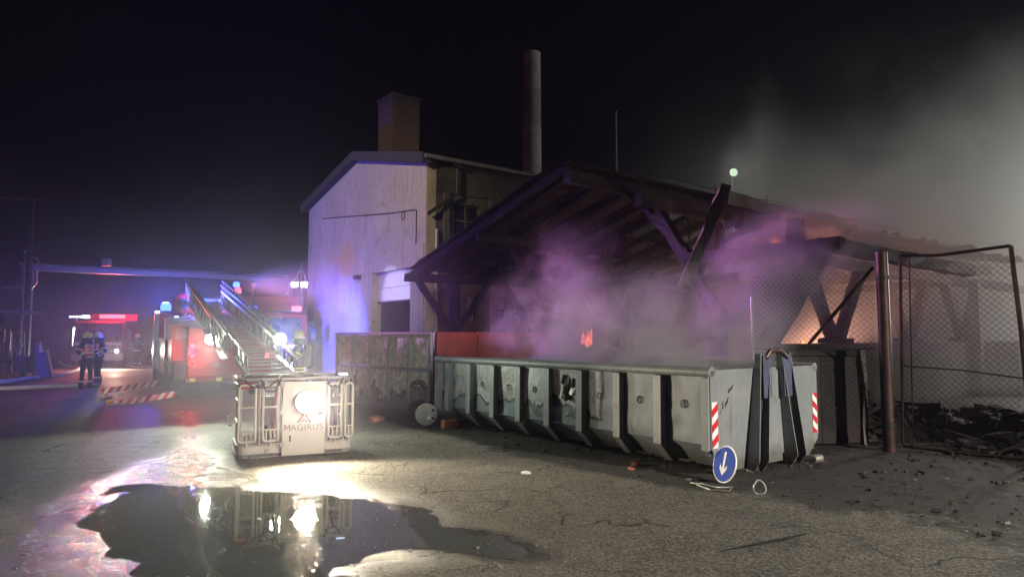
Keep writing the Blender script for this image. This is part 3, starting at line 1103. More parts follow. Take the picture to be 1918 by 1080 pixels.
for x in (5.5, 9.1, 12.7):
    MB().bar((x, -3.3, 3.35), (x, 6.9, 3.40), .18, .22, jit=.02, seg=12, sag=.1).build('tie_beam', M['char'], shed)
    MB().bar((x, 0, 3.4), (x, 0, RZ - .2), .18, .18, jit=.02, seg=5).build('king_post', M['char'], shed)
    MB().bar((x, 0, 3.6), (x, 2.6, rz(2.6)), .15, .15, jit=.02, seg=5).build('strut', M['char'], shed)
    MB().bar((x, 0, 3.6), (x, -1.8, rz(1.8) - .2), .15, .15, jit=.02, seg=5).build('strut', M['char'], shed)
# posts under the far eave with Y braces
for x in (1.2, 4.4, 7.8, 11.2):
    MB().bar((x, HS - .3, 0), (x, HS - .3, EH - .13), .24, .24, jit=.024, seg=6).build('post', M['char'], shed)
    MB().bar((x - .1, HS - .3, 1.9), (x - 1.3, HS - .3, EH - .1), .17, .17, jit=.024, seg=5).build('brace', M['char'], shed)
    MB().bar((x + .1, HS - .3, 1.9), (x + 1.3, HS - .3, EH - .1), .17, .17, jit=.024, seg=5).build('brace', M['char'], shed)
# middle row: braced struts under the purlin
for x in (2.2, 5.8):
    MB().bar((x, HS / 2, 2.5), (x - 1.4, HS / 2, 4.3), .13, .15, jit=.024, seg=5).build('brace', M['char'], shed)
    MB().bar((x, HS / 2, 2.5), (x + 1.4, HS / 2, 4.3), .13, .15, jit=.024, seg=5).build('brace', M['char'], shed)
    MB().bar((x, HS / 2, 0), (x, HS / 2, 2.75), .22, .22, jit=.024, seg=5).build('post', M['char'], shed)
# front wall on the right with V braces on its top
WY = -3.43
MB().span((1.9, WY, 0), (22, WY + .4, 1.55)).build('low_wall', M['wall_grey'], shed, .02)
for x in (5.3, 8.95, 12.5):
    MB().bar((x - .1, WY + .2, 1.6), (x - 1.25, WY + .2, 3.35), .22, .22, jit=.02, seg=6).build('brace', M['char'], shed)
    MB().bar((x + .1, WY + .2, 1.6), (x + 1.25, WY + .2, 3.35), .22, .22, jit=.02, seg=6).build('brace', M['char'], shed)
    MB().bar((x - .55, WY + .2, 1.61), (x + .55, WY + .2, 1.61), .30, .10, jit=.02, seg=4).build('sill_plate', M['char'], shed)
MB().bar((4.6, WY + .2, 3.40), (21, WY + .2, 3.30), .22, .24, jit=.04, seg=16, sag=.05).build('front_purlin', M['char'], shed)
MB().bar((12.5, WY - .15, 0), (12.5, WY - .15, 3.3), .26, .22, jit=.01, seg=4).build('post', M['wall_grey'], shed)
# crumpled roof sheets left at the right end
for k, (x0, x1, ya, yb, zz) in enumerate([(9.6, 11.6, -2.3, -.7, 4.55), (11.4, 13.6, -2.7, -.9, 4.50), (13.3, 15.6, -3.1, -1.1, 4.42), (15.3, 18.2, -3.4, -1.3, 4.35), (6.6, 9.4, -1.3, -.2, 5.0)]):
    n1_, n2_ = 18, 5
    vs, fs = [], []
    for i in range(n1_ + 1):
        for j in range(n2_ + 1):
            x = x0 + (x1 - x0) * i / n1_
            y = ya + (yb - ya) * j / n2_
            z = zz - .26 * (y - (ya + yb) / 2) * (-1) * .6 + .03 * (i % 2) + .14 * mnoise.noise((x * 1.1, y * .9, k * 3.0)) + (.22 * (1 - j / n2_) ** 3 * (0.5 + mnoise.noise((x * .9, k, 0))))
            vs.append((x, y + .08 * mnoise.noise((x * 3, y, 5)), z))
    for i in range(n1_):
        for j in range(n2_):
            a = i * (n2_ + 1) + j
            fs.append((a, a + 1, a + n2_ + 2, a + n2_ + 1))
    o = MB().add(vs, fs).build('crumpled_sheet', M['roof_metal'], shed)
    sm_ = o.modifiers.new('t', 'SOLIDIFY')
    sm_.thickness = .015
# conductor wire on little stands along the ridge
mb = MB()
pts = []
for i in range(40):
    x = 2.5 + i * .38
    pts.append((x, -.1, RZ + .28 + .05 * abs(math.sin(i * .52)) - .004 * i))
mb.path(pts, .012, 5)
for x in (2.6, 5.2, 7.6, 10.2):
    mb.tube((x, -.1, RZ + .1), (x, -.1, RZ + .42), .012, 5)
mb.build('conductor_wire', M['dark_steel'], shed)
mb = MB()
mb.path([at(1352, 410, 13.2), at(1362, 440, 13.15), at(1368, 470, 13.1), at(1374, 495, 13.05)], .010, 5)
mb.build('hanging_wire', M['galv'], shed, world=True)
# dangling pale beam
o = MB().bar(at(1359, 349, 13.0), at(1281, 536, 12.4), .20, .17, up=(0, -1, .2), jit=.024, seg=8).build('hanging_beam', M['timber'])
tag(o, 'pale scorched timber hanging diagonally in front of the burnt roof', 'beam')

# ------------------------------------------------------------------ fires and rubble


def flame_mesh(mb, base, h, w, k):
    n, seg = 8, 8
    base = Vector(base)
    ph = random.uniform(0, 6)
    pts, rs = [], []
    for i in range(seg + 1):
        t = i / seg
        pts.append(base + Vector((.30 * w * math.sin(ph + t * 4) * t, .2 * w * math.cos(ph + t * 3.3) * t, h * t)))
        rs.append(max(.004, w * .5 * (math.sin(math.pi * min(1, (t * .8 + .2))) ** .8) * (1 - t) ** .5 * random.uniform(.75, 1.15)))
    mb.path(pts, rs, n)


def fire(label, c, h, w, n):
    o = MB()
    for k in range(n):
        a = k / max(1, n) * 6.28
        flame_mesh(o, (c[0] + w * .5 * math.cos(a) * random.uniform(.2, 1), c[1] + w * .4 * math.sin(a), c[2] + random.uniform(0, h * .25)),
                   h * random.uniform(.4, 1), w * random.uniform(.25, .5), k)
    b = o.build('fire', M['flame'], smooth=True)
    tag(b, label, 'fire')
    if 'foot' in label:
        lamp('fire_light', 'POINT', (c[0] + .8, c[1] + .8, c[2] - .4), 600, (1.0, .50, .34), radius=.3)
    lamp('fire_light', 'POINT', (c[0] - .1, c[1] - .25, c[2] + h * .6), 14 * w * 4, (1.0, .28, .06), radius=.12)


fire('tall flame on the rubble heap behind the grey container', at(1097, 650, 14.6), .36, .24, 6)
fire('flame burning on top of the charred tie beam', at(1451, 458, 14.2), .15, .16, 5)
fire('tiny flame left of the fire on the tie beam', at(1412, 452, 14.6), .07, .08, 2)
fire('low flames behind the foot of the first V brace on the wall', A0 + Vector((.8, .6, 0)) * 5.2 + Vector((-.6, .8, 0)) * -2.5 + Vector((0, 0, 1.46)), .17, .16, 4)
fire('ember at the end of the charred upper beam', at(1536, 455, 13.3), .08, .16, 3)


def chunks(n, place, smin, smax, seed):
    r = random.Random(seed)
    mb = MB()
    for _ in range(n):
        p = place(r)
        s = smin * (smax / smin) ** (r.random() ** 2)
        rot = Matrix.Rotation(r.uniform(0, 6.28), 3, 'Z') @ Matrix.Rotation(r.uniform(-.6, .6), 3, 'X')
        sx, sy, sz = s * r.uniform(.6, 1.6), s * r.uniform(.5, 1), s * r.uniform(.25, .7)
        vs = []
        for x in (-.5, .5):
            for y in (-.5, .5):
                for z in (-.5, .5):
                    q = rot @ Vector((x * sx * r.uniform(.6, 1.1), y * sy * r.uniform(.6, 1.1), z * sz * r.uniform(.5, 1.1)))
                    vs.append((p[0] + q.x, p[1] + q.y, p[2] + q.z + sz * .3))
        mb.add(vs, [(0, 1, 3, 2), (4, 6, 7, 5), (0, 4, 5, 1), (2, 3, 7, 6), (0, 2, 6, 4), (1, 5, 7, 3)])
    return mb


def heap(label, c, rx, ry, h, seed, name='rubble_heap', rot=0.0):
    n = 34
    vs, fs = [], []
    for i in range(n + 1):
        for j in range(n + 1):
            a, b = i / n * 2 - 1, j / n * 2 - 1
            r2 = a * a + b * b
            z = h * max(0, 1 - r2) ** .8 * (.7 + .9 * mnoise.fractal((a * 2.2 + seed, b * 2.2, seed), 1.0, 2.0, 4)) - .02
            x_, y_ = a * rx, b * ry
            vs.append((c[0] + x_ * math.cos(rot) - y_ * math.sin(rot), c[1] + x_ * math.sin(rot) + y_ * math.cos(rot), max(-.03, z)))
    for i in range(n):
        for j in range(n):
            p = i * (n + 1) + j
            fs.append((p, p + 1, p + n + 2, p + n + 1))
    mb = MB().add(vs, fs)

    def pl(r):
        t, q = r.uniform(0, 6.28), r.random() ** .5
        a, b = q * math.cos(t), q * math.sin(t)
        x_, y_ = a * rx, b * ry
        z = h * max(0, 1 - q * q) ** .8 * (.7 + .9 * mnoise.fractal((a * 2.2 + seed, b * 2.2, seed), 1.0, 2.0, 4))
        return (c[0] + x_ * math.cos(rot) - y_ * math.sin(rot), c[1] + x_ * math.sin(rot) + y_ * math.cos(rot), max(0, z))
    ck = chunks(260, pl, .05, .32, seed)
    mb.add(ck.v, ck.f)
    for _ in range(6):
        p = pl(random)
        d = Vector((random.uniform(-1, 1), random.uniform(-1, 1), random.uniform(-.1, .5))).normalized() * random.uniform(.4, 1.1)
        mb.bar(p, Vector(p) + d, .07, .06, jit=.01, seg=3)
    o = mb.build(name, M['rubble'])
    return tag(o, label, 'rubble', kind='stuff')


heap('black heap of burnt rubble behind the container by the tall flame', (1.9, 14.6, 0), 1.5, 1.3, 1.45, 3, rot=.6)
heap('low mound of burnt debris behind the chain link gate', (8.2, 13.0, 0), 3.0, 1.2, .34, 5, rot=.6)
heap('black debris pile between the scorched board and the post', (6.2, 12.0, 0), 1.1, .8, .70, 8, rot=.3)
heap('spread of burnt scraps inside the gate on the right', (8.6, 11.0, 0), 2.6, .9, .14, 12, rot=.5)

sgrid = [(x, y) for x, y, v in zip(X.ravel(), Y.ravel(), (soot > .5).ravel()) if v and 6 < y < 13.5 and -3 < x < 9]


def place_soot(r):
    x, y = r.choice(sgrid)
    return (x + r.uniform(-.05, .05), y + r.uniform(-.05, .05), .005)


tag(chunks(1500, place_soot, .012, .085, 21).build('burnt_debris', M['rubble']), 'burnt scraps scattered over the ground by the container', 'debris', kind='stuff')


tag(chunks(140, place_soot, .015, .07, 27).build('burnt_debris', M['timber']), 'paler broken scraps among the soot by the container', 'debris', kind='stuff')


def place_yard(r):
    p = ground(r.uniform(640, 1900), r.uniform(800, 1075))
    return (p.x, p.y, .004)


tag(chunks(420, place_yard, .008, .030, 22).build('loose_gravel', M['wall_grey']), 'loose stones and crumbs on the asphalt', 'gravel', kind='stuff')

# ------------------------------------------------------------------ grey container
UC = Vector((-0.61, 0.792, 0))
CC = Vector((2.375, 8.3, 0))
CROT = math.atan2(0.61, 0.792)
CW, CLN, CT, CBZ, CIN = 2.45, 6.3, 1.265, 0.27, 0.26
con = thing('grey_container', 'open grey steel roll off container with ribbed sides, scorched paint and hook end', 'container', CC, CROT)
for sx, nm in ((0, 'near'), (1, 'far')):
    xo = 0.06 if sx == 0 else CW - .06
    xi = xo + (.05 if sx == 0 else -.05)
    xb = CIN + .06 if sx == 0 else CW - CIN - .06
    mb = MB().add([(xo, .03, CBZ + .12), (xo, CLN, CBZ + .12), (xo, CLN, CT), (xo, .03, CT),
                   (xi, .03, CBZ + .12), (xi, CLN, CBZ + .12), (xi, CLN, CT), (xi, .03, CT)],
                  [(0, 1, 2, 3), (4, 5, 6, 7), (0, 1, 5, 4), (2, 3, 7, 6), (0, 3, 7, 4), (1, 2, 6, 5)])
    if sx == 0:
        mb = MB()
        ny_, nz_ = 90, 14
        vs, fs = [], []
        for i in range(ny_ + 1):
            for j in range(nz_ + 1):
                y = .03 + (CLN - .03) * i / ny_
                z = CBZ + .12 + (CT - CBZ - .12) * j / nz_
                d_ = .022 * mnoise.noise((y * 1.6, z * 2.0, 1.5)) + .012 * mnoise.noise((y * 5, z * 5, 4))
                vs.append((xo + d_, y, z))
        for i in range(ny_):
            for j in range(nz_):
                a = i * (nz_ + 1) + j
                fs.append((a, a + 1, a + nz_ + 2, a + nz_ + 1))
        mb.add(vs, fs)
        mb.build('side_panel', M['container_side'], con, smooth=True)
    else:
        mb.build('side_panel', M['container_side'], con)
    MB().prism([(xo, .03, CBZ + .117), (xi, .03, CBZ + .117), (xb + (.05 if sx == 0 else -.05), .03, .135), (xb, .03, .12)], (0, CLN - .03, 0)).build('lower_panel', M['grey_steel'], con)
    xt = .035 if sx == 0 else CW - .035
    MB().tube((xt, -.02, CT + .005), (xt, CLN + .05, CT + .005), .062, 14).build('top_rail', M['grey_steel'], con, smooth=True)
    for k, t in enumerate((.045, .78, 1.5, 2.25, 2.98, 3.70, 4.42, 5.14, 5.86, 6.22)):
        hw = .065 if k not in (0,) else .05
        if sx == 0:
            prof = [(0.058, CT - .06), (-.035, CT - .06), (-.045, CBZ + .06), (CIN - .07, .095), (CIN + .055, .095), (.058, CBZ + .09)]
        else:
            prof = [(CW - p[0], p[1]) for p in [(0.058, CT - .06), (-.035, CT - .06), (-.045, CBZ + .06), (CIN - .07, .095), (CIN + .055, .095), (.058, CBZ + .09)]]
        MB().prism([(a, t - hw, b) for a, b in prof], (0, 2 * hw, 0)).build('rib', M['grey_steel'], con, .006)
MB().span((CIN + .1, .05, .13), (CW - CIN - .1, CLN, .17)).build('floor', M['dark_steel'], con)
# front end panel with chamfered foot
MB().prism([(.0, .025, CBZ), (CIN, .025, .06), (CW - CIN, .025, .06), (CW, .025, CBZ), (CW, .025, CT + .03), (0, .025, CT + .03)], (0, -.045, 0)).build('end_panel', M['grey_steel'], con, .006)
MB().prism([(.0, CLN + .05, CBZ), (CIN, CLN + .05, .06), (CW - CIN, CLN + .05, .06), (CW, CLN + .05, CBZ), (CW, CLN + .05, CT), (0, CLN + .05, CT)], (0, -.045, 0)).build('end_panel', M['grey_steel'], con)
# two upright hook beams in A form
for s_ in (0, 1):
    c0 = CW / 2 + (-.44 if s_ == 0 else .44)
    c1 = CW / 2 + (-.18 if s_ == 0 else .30)
    for dx in (-.105, .105):
        MB().prism([(c0 + dx, -.03, .0), (c0 + dx, -.12, .0), (c0 + dx, -.22, .15), (c1 + dx, -.11, CT + .22), (c1 + dx, -.03, CT + .22)], (.016, 0, 0)).build('beam_flange', M['grey_steel'], con)
    MB().bar((c0 + .008, -.08, .02), (c1 + .008, -.055, CT + .18), .19, .012, up=(0, -1, 0)).build('beam_web', M['dark_steel'], con)  # shade on the web is put in as a dark colour
    MB().bar((c1 - .02 + .03, -.12, CT - .35), (c1 + .01, -.115, CT + .20), .185, .02, up=(0, -1, 0)).build('beam_plate', M['blue_lit_grey'], con)  # upper plate coloured as if lit blue
    # runner under the floor
    MB().span((c0 - .09, -.02, .0), (c0 + .09, CLN + .1, .118)).build('runner', M['dark_steel'], con)
MB().path([(CW / 2 - .18, -.12, CT + .16), (CW / 2 - .12, -.14, CT + .25), (CW / 2 + .12, -.14, CT + .25), (CW / 2 + .30, -.12, CT + .16)], .032, 8).build('hook_bar', M['rust'], con, smooth=True)
MB().prism([(CW / 2 - .32, -.024, .17), (CW / 2 + .32, -.024, .17), (CW / 2 + .20, -.024, CT), (CW / 2 - .20, -.024, CT)], (0, -.02, 0)).build('center_plate', M['grey_steel'], con)
# warning stickers with slanted red and white bars


def striped(parent, p, ux, uz, w, h, n, nrm, name='warning_sticker', world=False, flip=1):
    p, ux, uz, nrm = Vector(p), Vector(ux), Vector(uz), Vector(nrm)
    base = MB().prism([p, p + ux * w, p + ux * w + uz * h, p + uz * h], nrm * .003).build(name, M['sign_white'], parent, world=world)
    L_ = h if h > w else w
    along, across, wid = (uz, ux, w) if h > w else (ux, uz, h)
    step = L_ / n
    sk = wid * .75 * flip
    for k in range(-1, n + 1):
        a0, a1 = k * step, k * step + step / 2
        poly = [(a0, 0), (a1, 0), (a1 + sk, wid), (a0 + sk, wid)]
        # clip to the plate
        poly = clip(poly, 0, L_)
        if len(poly) < 3:
            continue
        MB().prism([p + nrm * .0045 + along * a + across * b for a, b in poly], nrm * .002).build('stripe', M['sticker_red'], base, world=world)
    return base


def clip(poly, lo, hi):
    for lim, sgn in ((lo, 1), (hi, -1)):
        out = []
        for i in range(len(poly)):
            a, b = poly[i], poly[(i + 1) % len(poly)]
            ia, ib = (a[0] - lim) * sgn >= 0, (b[0] - lim) * sgn >= 0
            if ia:
                out.append(a)
            if ia != ib:
                t = (lim - a[0]) / (b[0] - a[0])
                out.append((lim, a[1] + t * (b[1] - a[1])))
        poly = out
        if not poly:
            break
    return poly


striped(con, (.015, -.0225, .36), (1, 0, 0), (0, 0, 1), .115, .55, 3, (0, -1, 0), flip=1)
striped(con, (CW - .13, -.0225, .36), (1, 0, 0), (0, 0, 1), .115, .55, 3, (0, -1, 0), flip=-1)
# scorch smear and rust spots are small weld plates and eyelets
for k in range(11):
    x, z = .20 + .022 * k + random.uniform(-.03, .03), .80 + .022 * k + random.uniform(-.06, .06)
    w_, h2 = random.uniform(.008, .03), random.uniform(.03, .09)
    MB().prism([(x, -.0225, z), (x + w_, -.0225, z + h2 * .4), (x + w_ * .8 + .02, -.0225, z + h2), (x + .012, -.0225, z + h2 * .7), (x - w_ * .6, -.0225, z + h2 * .3)], (0, -.003, 0)).build('scorch_flake', M['char'], con)
for y in (.42, 1.15, 1.9, 2.6, 3.35, 4.05, 4.8):
    o = MB().path([(.05 - .012, y + .035 * math.cos(t), .86 + .045 * math.sin(t)) for t in np.linspace(0, 6.28, 10)[:-1]], .008, 5, closed=True).build('lashing_eye', M['dark_steel'], con)
# curled peeling sheet pieces on one bay
for k in range(9):
    y = 2.30 + random.uniform(.05, .62)
    z = random.uniform(.72, 1.12)
    a = random.uniform(-.7, .7)
    vs = [(.052, y, z), (.048, y + .09, z + .02), (.01, y + .11, z - .10), (-.03, y + .03, z - .13), (.04, y - .03, z - .08)]
    MB().prism(vs, (-.004, 0, .003)).build('paint_flap', M['char' if k % 3 else 'white_paint'], con)
MB().prism([(.052, 2.36, 1.13), (.052, 2.42, 1.06), (.02, 2.52, .86), (-.01, 2.44, .82), (.03, 2.36, .95)], (-.004, 0, 0)).build('paint_flap', M['sign_white'], con)

# round cover leaning at the far end of the container
o = thing('steel_disc', 'round pale steel disc leaning at the far end of the container', 'disc', (at(798, 785, 13.15).x, 13.15, 0), 0.25)
MB().lathe([(.205, -.012), (.21, -.008), (.21, .008), (.205, .012)], (0, 0, .225), 28, 'y').build('plate', M['concrete'], o)
MB().box((.05, -.02, .16), (.07, .012, .06)).build('white_label', M['sign_white'], o)
for z in (.15, .30):
    MB().box((.13, -.025, z), (.05, .03, .05)).build('hinge', M['dark_steel'], o)
o = MB().box((0, 0, .075), (.30, .18, .15)).build('wooden_block', M['brick_orange'], bevel=.012)
o.location = (at(843, 790, 12.85).x, 12.85, 0.005)
o.rotation_euler = (0, 0, .5)
tag(o, 'orange block on the ground under the far end of the container', 'block')

# ------------------------------------------------------------------ scorched sheet gate and red sheet fence
G0, G1 = Vector((-4.46, 17.5, 0)), Vector((-1.72, 14.5, 0))
gd = (G1 - G0)
GL = gd.length
gate = thing('sheet_metal_gate', 'steel framed gate with ten scorched sheet panels beside the container', 'gate', G0, math.atan2(gd.y, gd.x))
GH = 1.8
cw = GL / 5
for k in range(6):
    MB().span((k * cw - .035, -.035, .06), (k * cw + .035, .035, GH - .06)).build('upright', M['grey_steel'], gate, .005)
for z in (.06, .98, GH - .03):
    MB().span((-.035, -.045, z - .032), (GL + .035, .03, z + .032)).build('crossbar', M['grey_steel'], gate, .005)
for i in range(5):
    for (z0, z1) in ((.10, .94), (1.02, GH - .07)):
        n = 6
        vs, fs = [], []
        for a in range(n + 1):
            for b_ in range(n + 1):
                x = i * cw + .04 + (cw - .08) * a / n
                z = z0 + (z1 - z0) * b_ / n
                vs.append((x, .0 + .05 * mnoise.noise((x * 2.2, z * 2.2, i)) * (1 if 0 < a < n and 0 < b_ < n else 0), z))
        for a in range(n):
            for b_ in range(n):
                q = a * (n + 1) + b_
                fs.append((q, q + 1, q + n + 2, q + n + 1))
        MB().add(vs, fs).build('sheet', M['gate_sheet'], gate, smooth=True)
MB().tube((.1, 0, 0), (.1, 0, .06), .03, 8).tube((GL - .1, 0, 0), (GL - .1, 0, .06), .03, 8).build('foot', M['dark_steel'], gate)

rf = thing('red_sheet_fence', 'red sheet metal fence half hidden in smoke behind the container', 'fence', (-1.62, 14.75, 0), ROT)
for k in range(4):
    MB().span((k * 1.06, 0, .05), (k * 1.06 + 1.05, .04, 1.80)).build('panel', M['red_sheet'], rf, .008)
for k in range(5):
    MB().span((k * 1.06 - .03, .045, 0), (k * 1.06 + .03, .10, 1.78)).build('post', M['dark_steel'], rf)

# ------------------------------------------------------------------ chain link fence, gate, posts


def netting(mb, o, ux, uz, w, h, d, r, sag=.02):
    """diagonal wires woven both ways over a w x h panel"""
    o, ux, uz = Vector(o), Vector(ux), Vector(uz)
    nrm = ux.cross(uz).normalized()
    n = int((w + h) / d)
    for k in range(1, n + 1):
        for s_ in (1, -1):
            # line x + z = k d  (or mirrored)
            c = k * d
            x0, z0 = (c, 0) if c <= w else (w, c - w)
            x1, z1 = (0, c) if c <= h else (c - h, h)
            if abs(x0 - x1) < .01:
                continue
            pts = []
            m_ = 5
            for i in range(m_):
                t = i / (m_ - 1)
                x, z = x0 + (x1 - x0) * t, z0 + (z1 - z0) * t
                if s_ < 0:
                    x = w - x
                dz = sag * math.sin(x * 3.1 + z * 1.3) + .018 * math.sin(z * 7 + x)
                pts.append(o + ux * (x + dz * .5) + uz * z + nrm * (.004 * s_ + dz))
            mb.path(pts, r, 3, caps=False)
    return mb


PB = ground(1666, 846)
o = thing('steel_post', 'thick scorched steel post with chain link gate hinged to it', 'post', (PB.x, PB.y, 0))
MB().tube((0, 0, 0), (-.01, 0, 2.95), .085, 18).build('pipe', M['rust'], o, smooth=True)
MB().lathe([(.088, 0), (.088, .02), (.03, .04)], (-.01, 0, 2.95), 18).build('cap', M['rust'], o)
for z in (.35, 2.55):
    MB().lathe([(.095, 0), (.095, .06)], (0, 0, z), 18).build('hinge_band', M['dark_steel'], o)

gt = thing('chain_link_gate', 'leaning chain link gate with bent top frame right of the thick post', 'gate', (PB.x + .16, PB.y - .02, 0))
q0, q1 = ground(1692, 842), ground(1936, 868)
t0, t1 = at(1686, 478, 10.2), at(1893, 460, 9.35)
b0, b1 = Vector((q0.x, q0.y, .06)), Vector((q1.x, q1.y, .05))
mb = MB()
mb.path([b0, t0], .022, 8)
mb.path([t0, t0.lerp(t1, .35) - Vector((0, 0, .05)), t0.lerp(t1, .62) - Vector((0, 0, .03)), t1], .024, 8)
mb.path([t1, t1.lerp(b1, .4) + Vector((.02, 0, 0)), b1], .03, 8)
mb.path([b0, b0.lerp(b1, .5) - Vector((0, 0, .01)), b1], .022, 8)
mb.build('frame', M['rust'], gt, world=True, smooth=True)
gux = (b1 - b0)
gw = gux.length
guz = ((t0 - b0) + (t1 - b1)) / 2
gh = guz.length
netting(MB(), b0 + gux.normalized() * .05 + Vector((0, 0, .1)), gux.normalized(), guz.normalized(), gw - .14, gh - .25, .088, .0028, .03).build('chain_link', M['dark_steel'], gt, world=True)
MB().path([b0.lerp(t0, .42) + Vector((0, -.02, 0)), b0.lerp(t0, .42).lerp(b1.lerp(t1, .40), .5) - Vector((0, .03, .01)), b1.lerp(t1, .38) - Vector((0, .03, .02))], .011, 6).build('cable', M['black'], gt, world=True)
MB().path([b0 + gux * .08 + Vector((0, -.02, 0)), (t0 + gux * .07) + Vector((0, -.02, -.05))], .010, 6).build('tension_bar', M['rust'], gt, world=True)

fn = thing('chain_link_fence', 'sooty chain link fence between the container and the thick post', 'fence', (PB.x - 1.4, PB.y + .25, 0), .28)
f0 = Vector((3.95, 11.25, .35))
f1 = Vector((PB.x - .1, PB.y + .12, .35))
fu = (f1 - f0)
netting(MB(), f0, fu.normalized(), (0, 0, 1), fu.length, 2.35, .088, .0024, .03).build('chain_link', M['dark_steel'], fn, world=True)
MB().path([f0 + Vector((0, 0, 1.15)), f0.lerp(f1, .5) + Vector((0, 0, 1.13)), f1 + Vector((0, 0, 1.17))], .008, 5).build('tension_wire', M['dark_steel'], fn, world=True)
MB().path([at(1636, 500, 10.6), at(1508, 652, 11.0)], .028, 8).build('diagonal_stay', M['rust'], fn, world=True)
MB().tube((f0.x, f0.y, 0), (f0.x, f0.y, 2.35), .02, 8).build('thin_post', M['galv'], fn, world=True)

bp_ = thing('scorched_board', 'dark scorched board panel standing behind the container end', 'panel', (4.15, 10.62, 0), math.atan2(.25, 1.35))
for k in range(4):
    MB().span((k * .345, 0, .04), (k * .345 + .338, .03, 1.48 + random.uniform(-.01, .01))).build('board', M['roof_under'], bp_, .004)
MB().span((0, -.03, 1.40), (1.38, -.004, 1.47)).build('top_rail', M['char'], bp_)
MB().bar((1.42, 0, 0), (1.42, 0, 1.5), .09, .09, jit=.024, seg=4).build('post', M['timber'], bp_)

# ------------------------------------------------------------------ blue round sign
sg = thing('round_sign', 'round blue sign with white down arrow leaning on the container corner', 'sign', (ground(1357, 904).x, ground(1357, 904).y - .06, 0), 0)
tilt = Matrix.Rotation(R(-72), 3, 'Z') @ Matrix.Rotation(R(-14), 3, 'X')
RS = .215
cz = Vector((0, 0.05, RS * math.cos(R(14)) + .01))


def dsc(prof, dy, m, name, par):
    return MB().lathe([(r_, h_ + dy) for r_, h_ in prof], cz, 40, 'y', tilt).build(name, m, par)


plate = dsc([(RS, 0), (RS, .012)], 0, M['sign_white'], 'rim', sg)
face = dsc([(RS * .93, 0), (RS * .93, .003)], -.004, M['sign_blue'], 'face', sg)
arrow = [(-.018, .125), (.018, .125), (.018, -.05), (.062, -.005), (.062, -.052), (0, -.115), (-.062, -.052), (-.062, -.005), (-.018, -.05)]
MB().prism([cz + tilt @ Vector((a * 1.05, -.0065, b * 1.15)) for a, b in arrow], tilt @ Vector((0, -.002, 0))).build('arrow', M['sign_white'], sg)

# ------------------------------------------------------------------ litter
o = MB().path([(.075 * math.cos(t), .015 * math.sin(t * 2), .075 + .075 * math.sin(t)) for t in np.linspace(0, 6.283, 20)[:-1]], .008, 6, closed=True).build('metal_ring', M['galv'])
p_ = ground(1425, 926)
o.location = (p_.x, p_.y, .003)
o.rotation_euler = (R(-12), 0, .3)
tag(o, 'thin metal ring standing on the asphalt right of the blue sign', 'ring')
o = thing('tin_can', 'open tin can lying on the burnt ground right of the container', 'can', (ground(1530, 866).x, ground(1530, 866).y, .055), .4)
MB().lathe([(.05, -.07), (.055, -.068), (.053, 0), (.055, .065), (.052, .07), (.046, .066), (.044, -.05)], (0, 0, 0), 20, 'x').build('can_body', M['tin'], o, smooth=True)
o = MB().path([ground(1293, 904, .012), ground(1318, 906, .05), ground(1340, 912, .02), ground(1372, 912, .02), ground(1366, 919, .03), ground(1330, 916, .012), ground(1305, 907, .015)], .009, 6).build('bent_wire', M['tin'])
tag(o, 'loop of bent wire on the ground in front of the blue sign', 'wire')
for (px, py, s, lab) in ((1190, 872, .11, 'broken orange brick at the foot of the container side'), (1182, 880, .08, 'smaller orange brick fragment in front of the broken brick'),
                         (706, 789, .22, 'orange brick lying below the sheet metal gate'), (872, 799, .18, 'flat orange tile shard on the ground near the round disc')):
    g = ground(px, py)
    o = MB().box((0, 0, s * .22), (s * 1.3, s * .7, s * .42), Matrix.Rotation(.2, 3, 'X')).build('brick', M['brick_orange'], bevel=.012)
    o.location = (g.x, g.y, .003)
    o.rotation_euler = (0, 0, random.uniform(0, 3))
    tag(o, lab, 'brick')
g = ground(985, 888)
o = MB().lathe([(.02, 0), (.05, .01), (.055, .03), (.03, .05), (.008, .055)], n=9).build('white_stone', M['sign_white'], smooth=True)
o.location = (g.x, g.y, .002)
o.scale = (1.2, .8, .8)
tag(o, 'single white lump lying on open asphalt before the container', 'stone')
g0, g1 = ground(1350, 1036), ground(1510, 1003)
o = MB().path([(g0.x, g0.y, .02), (g0.x * .6 + g1.x * .4, g0.y * .62 + g1.y * .38, .022), (g1.x * .75 + g0.x * .25, g1.y * .72 + g0.y * .28, .02), (g1.x, g1.y, .02)], [.004, .010, .012, .004], 6).build('charred_stick', M['char'])
tag(o, 'thin black stick lying on the asphalt in the right foreground', 'stick')

# ------------------------------------------------------------------ rescue basket
br_ = math.atan2(.42, .907)
BO = ground(441, 866)
bk = thing('rescue_basket', 'white railed rescue basket with lit front lamp standing on the asphalt', 'basket', (BO.x, BO.y, 0), br_)
BW, BD, BH = 1.56, .95, 1.13
rc = .12


def rounded(x0, x1, y0, y1, r, n=4):
    pts = []
    for (cx_, cy_, a0) in ((x1 - r, y0 + r, -90), (x1 - r, y1 - r, 0), (x0 + r, y1 - r, 90), (x0 + r, y0 + r, 180)):
        for k in range(n + 1):
            a = R(a0 + 90 * k / n)
            pts.append((cx_ + r * math.cos(a), cy_ + r * math.sin(a)))
    return pts


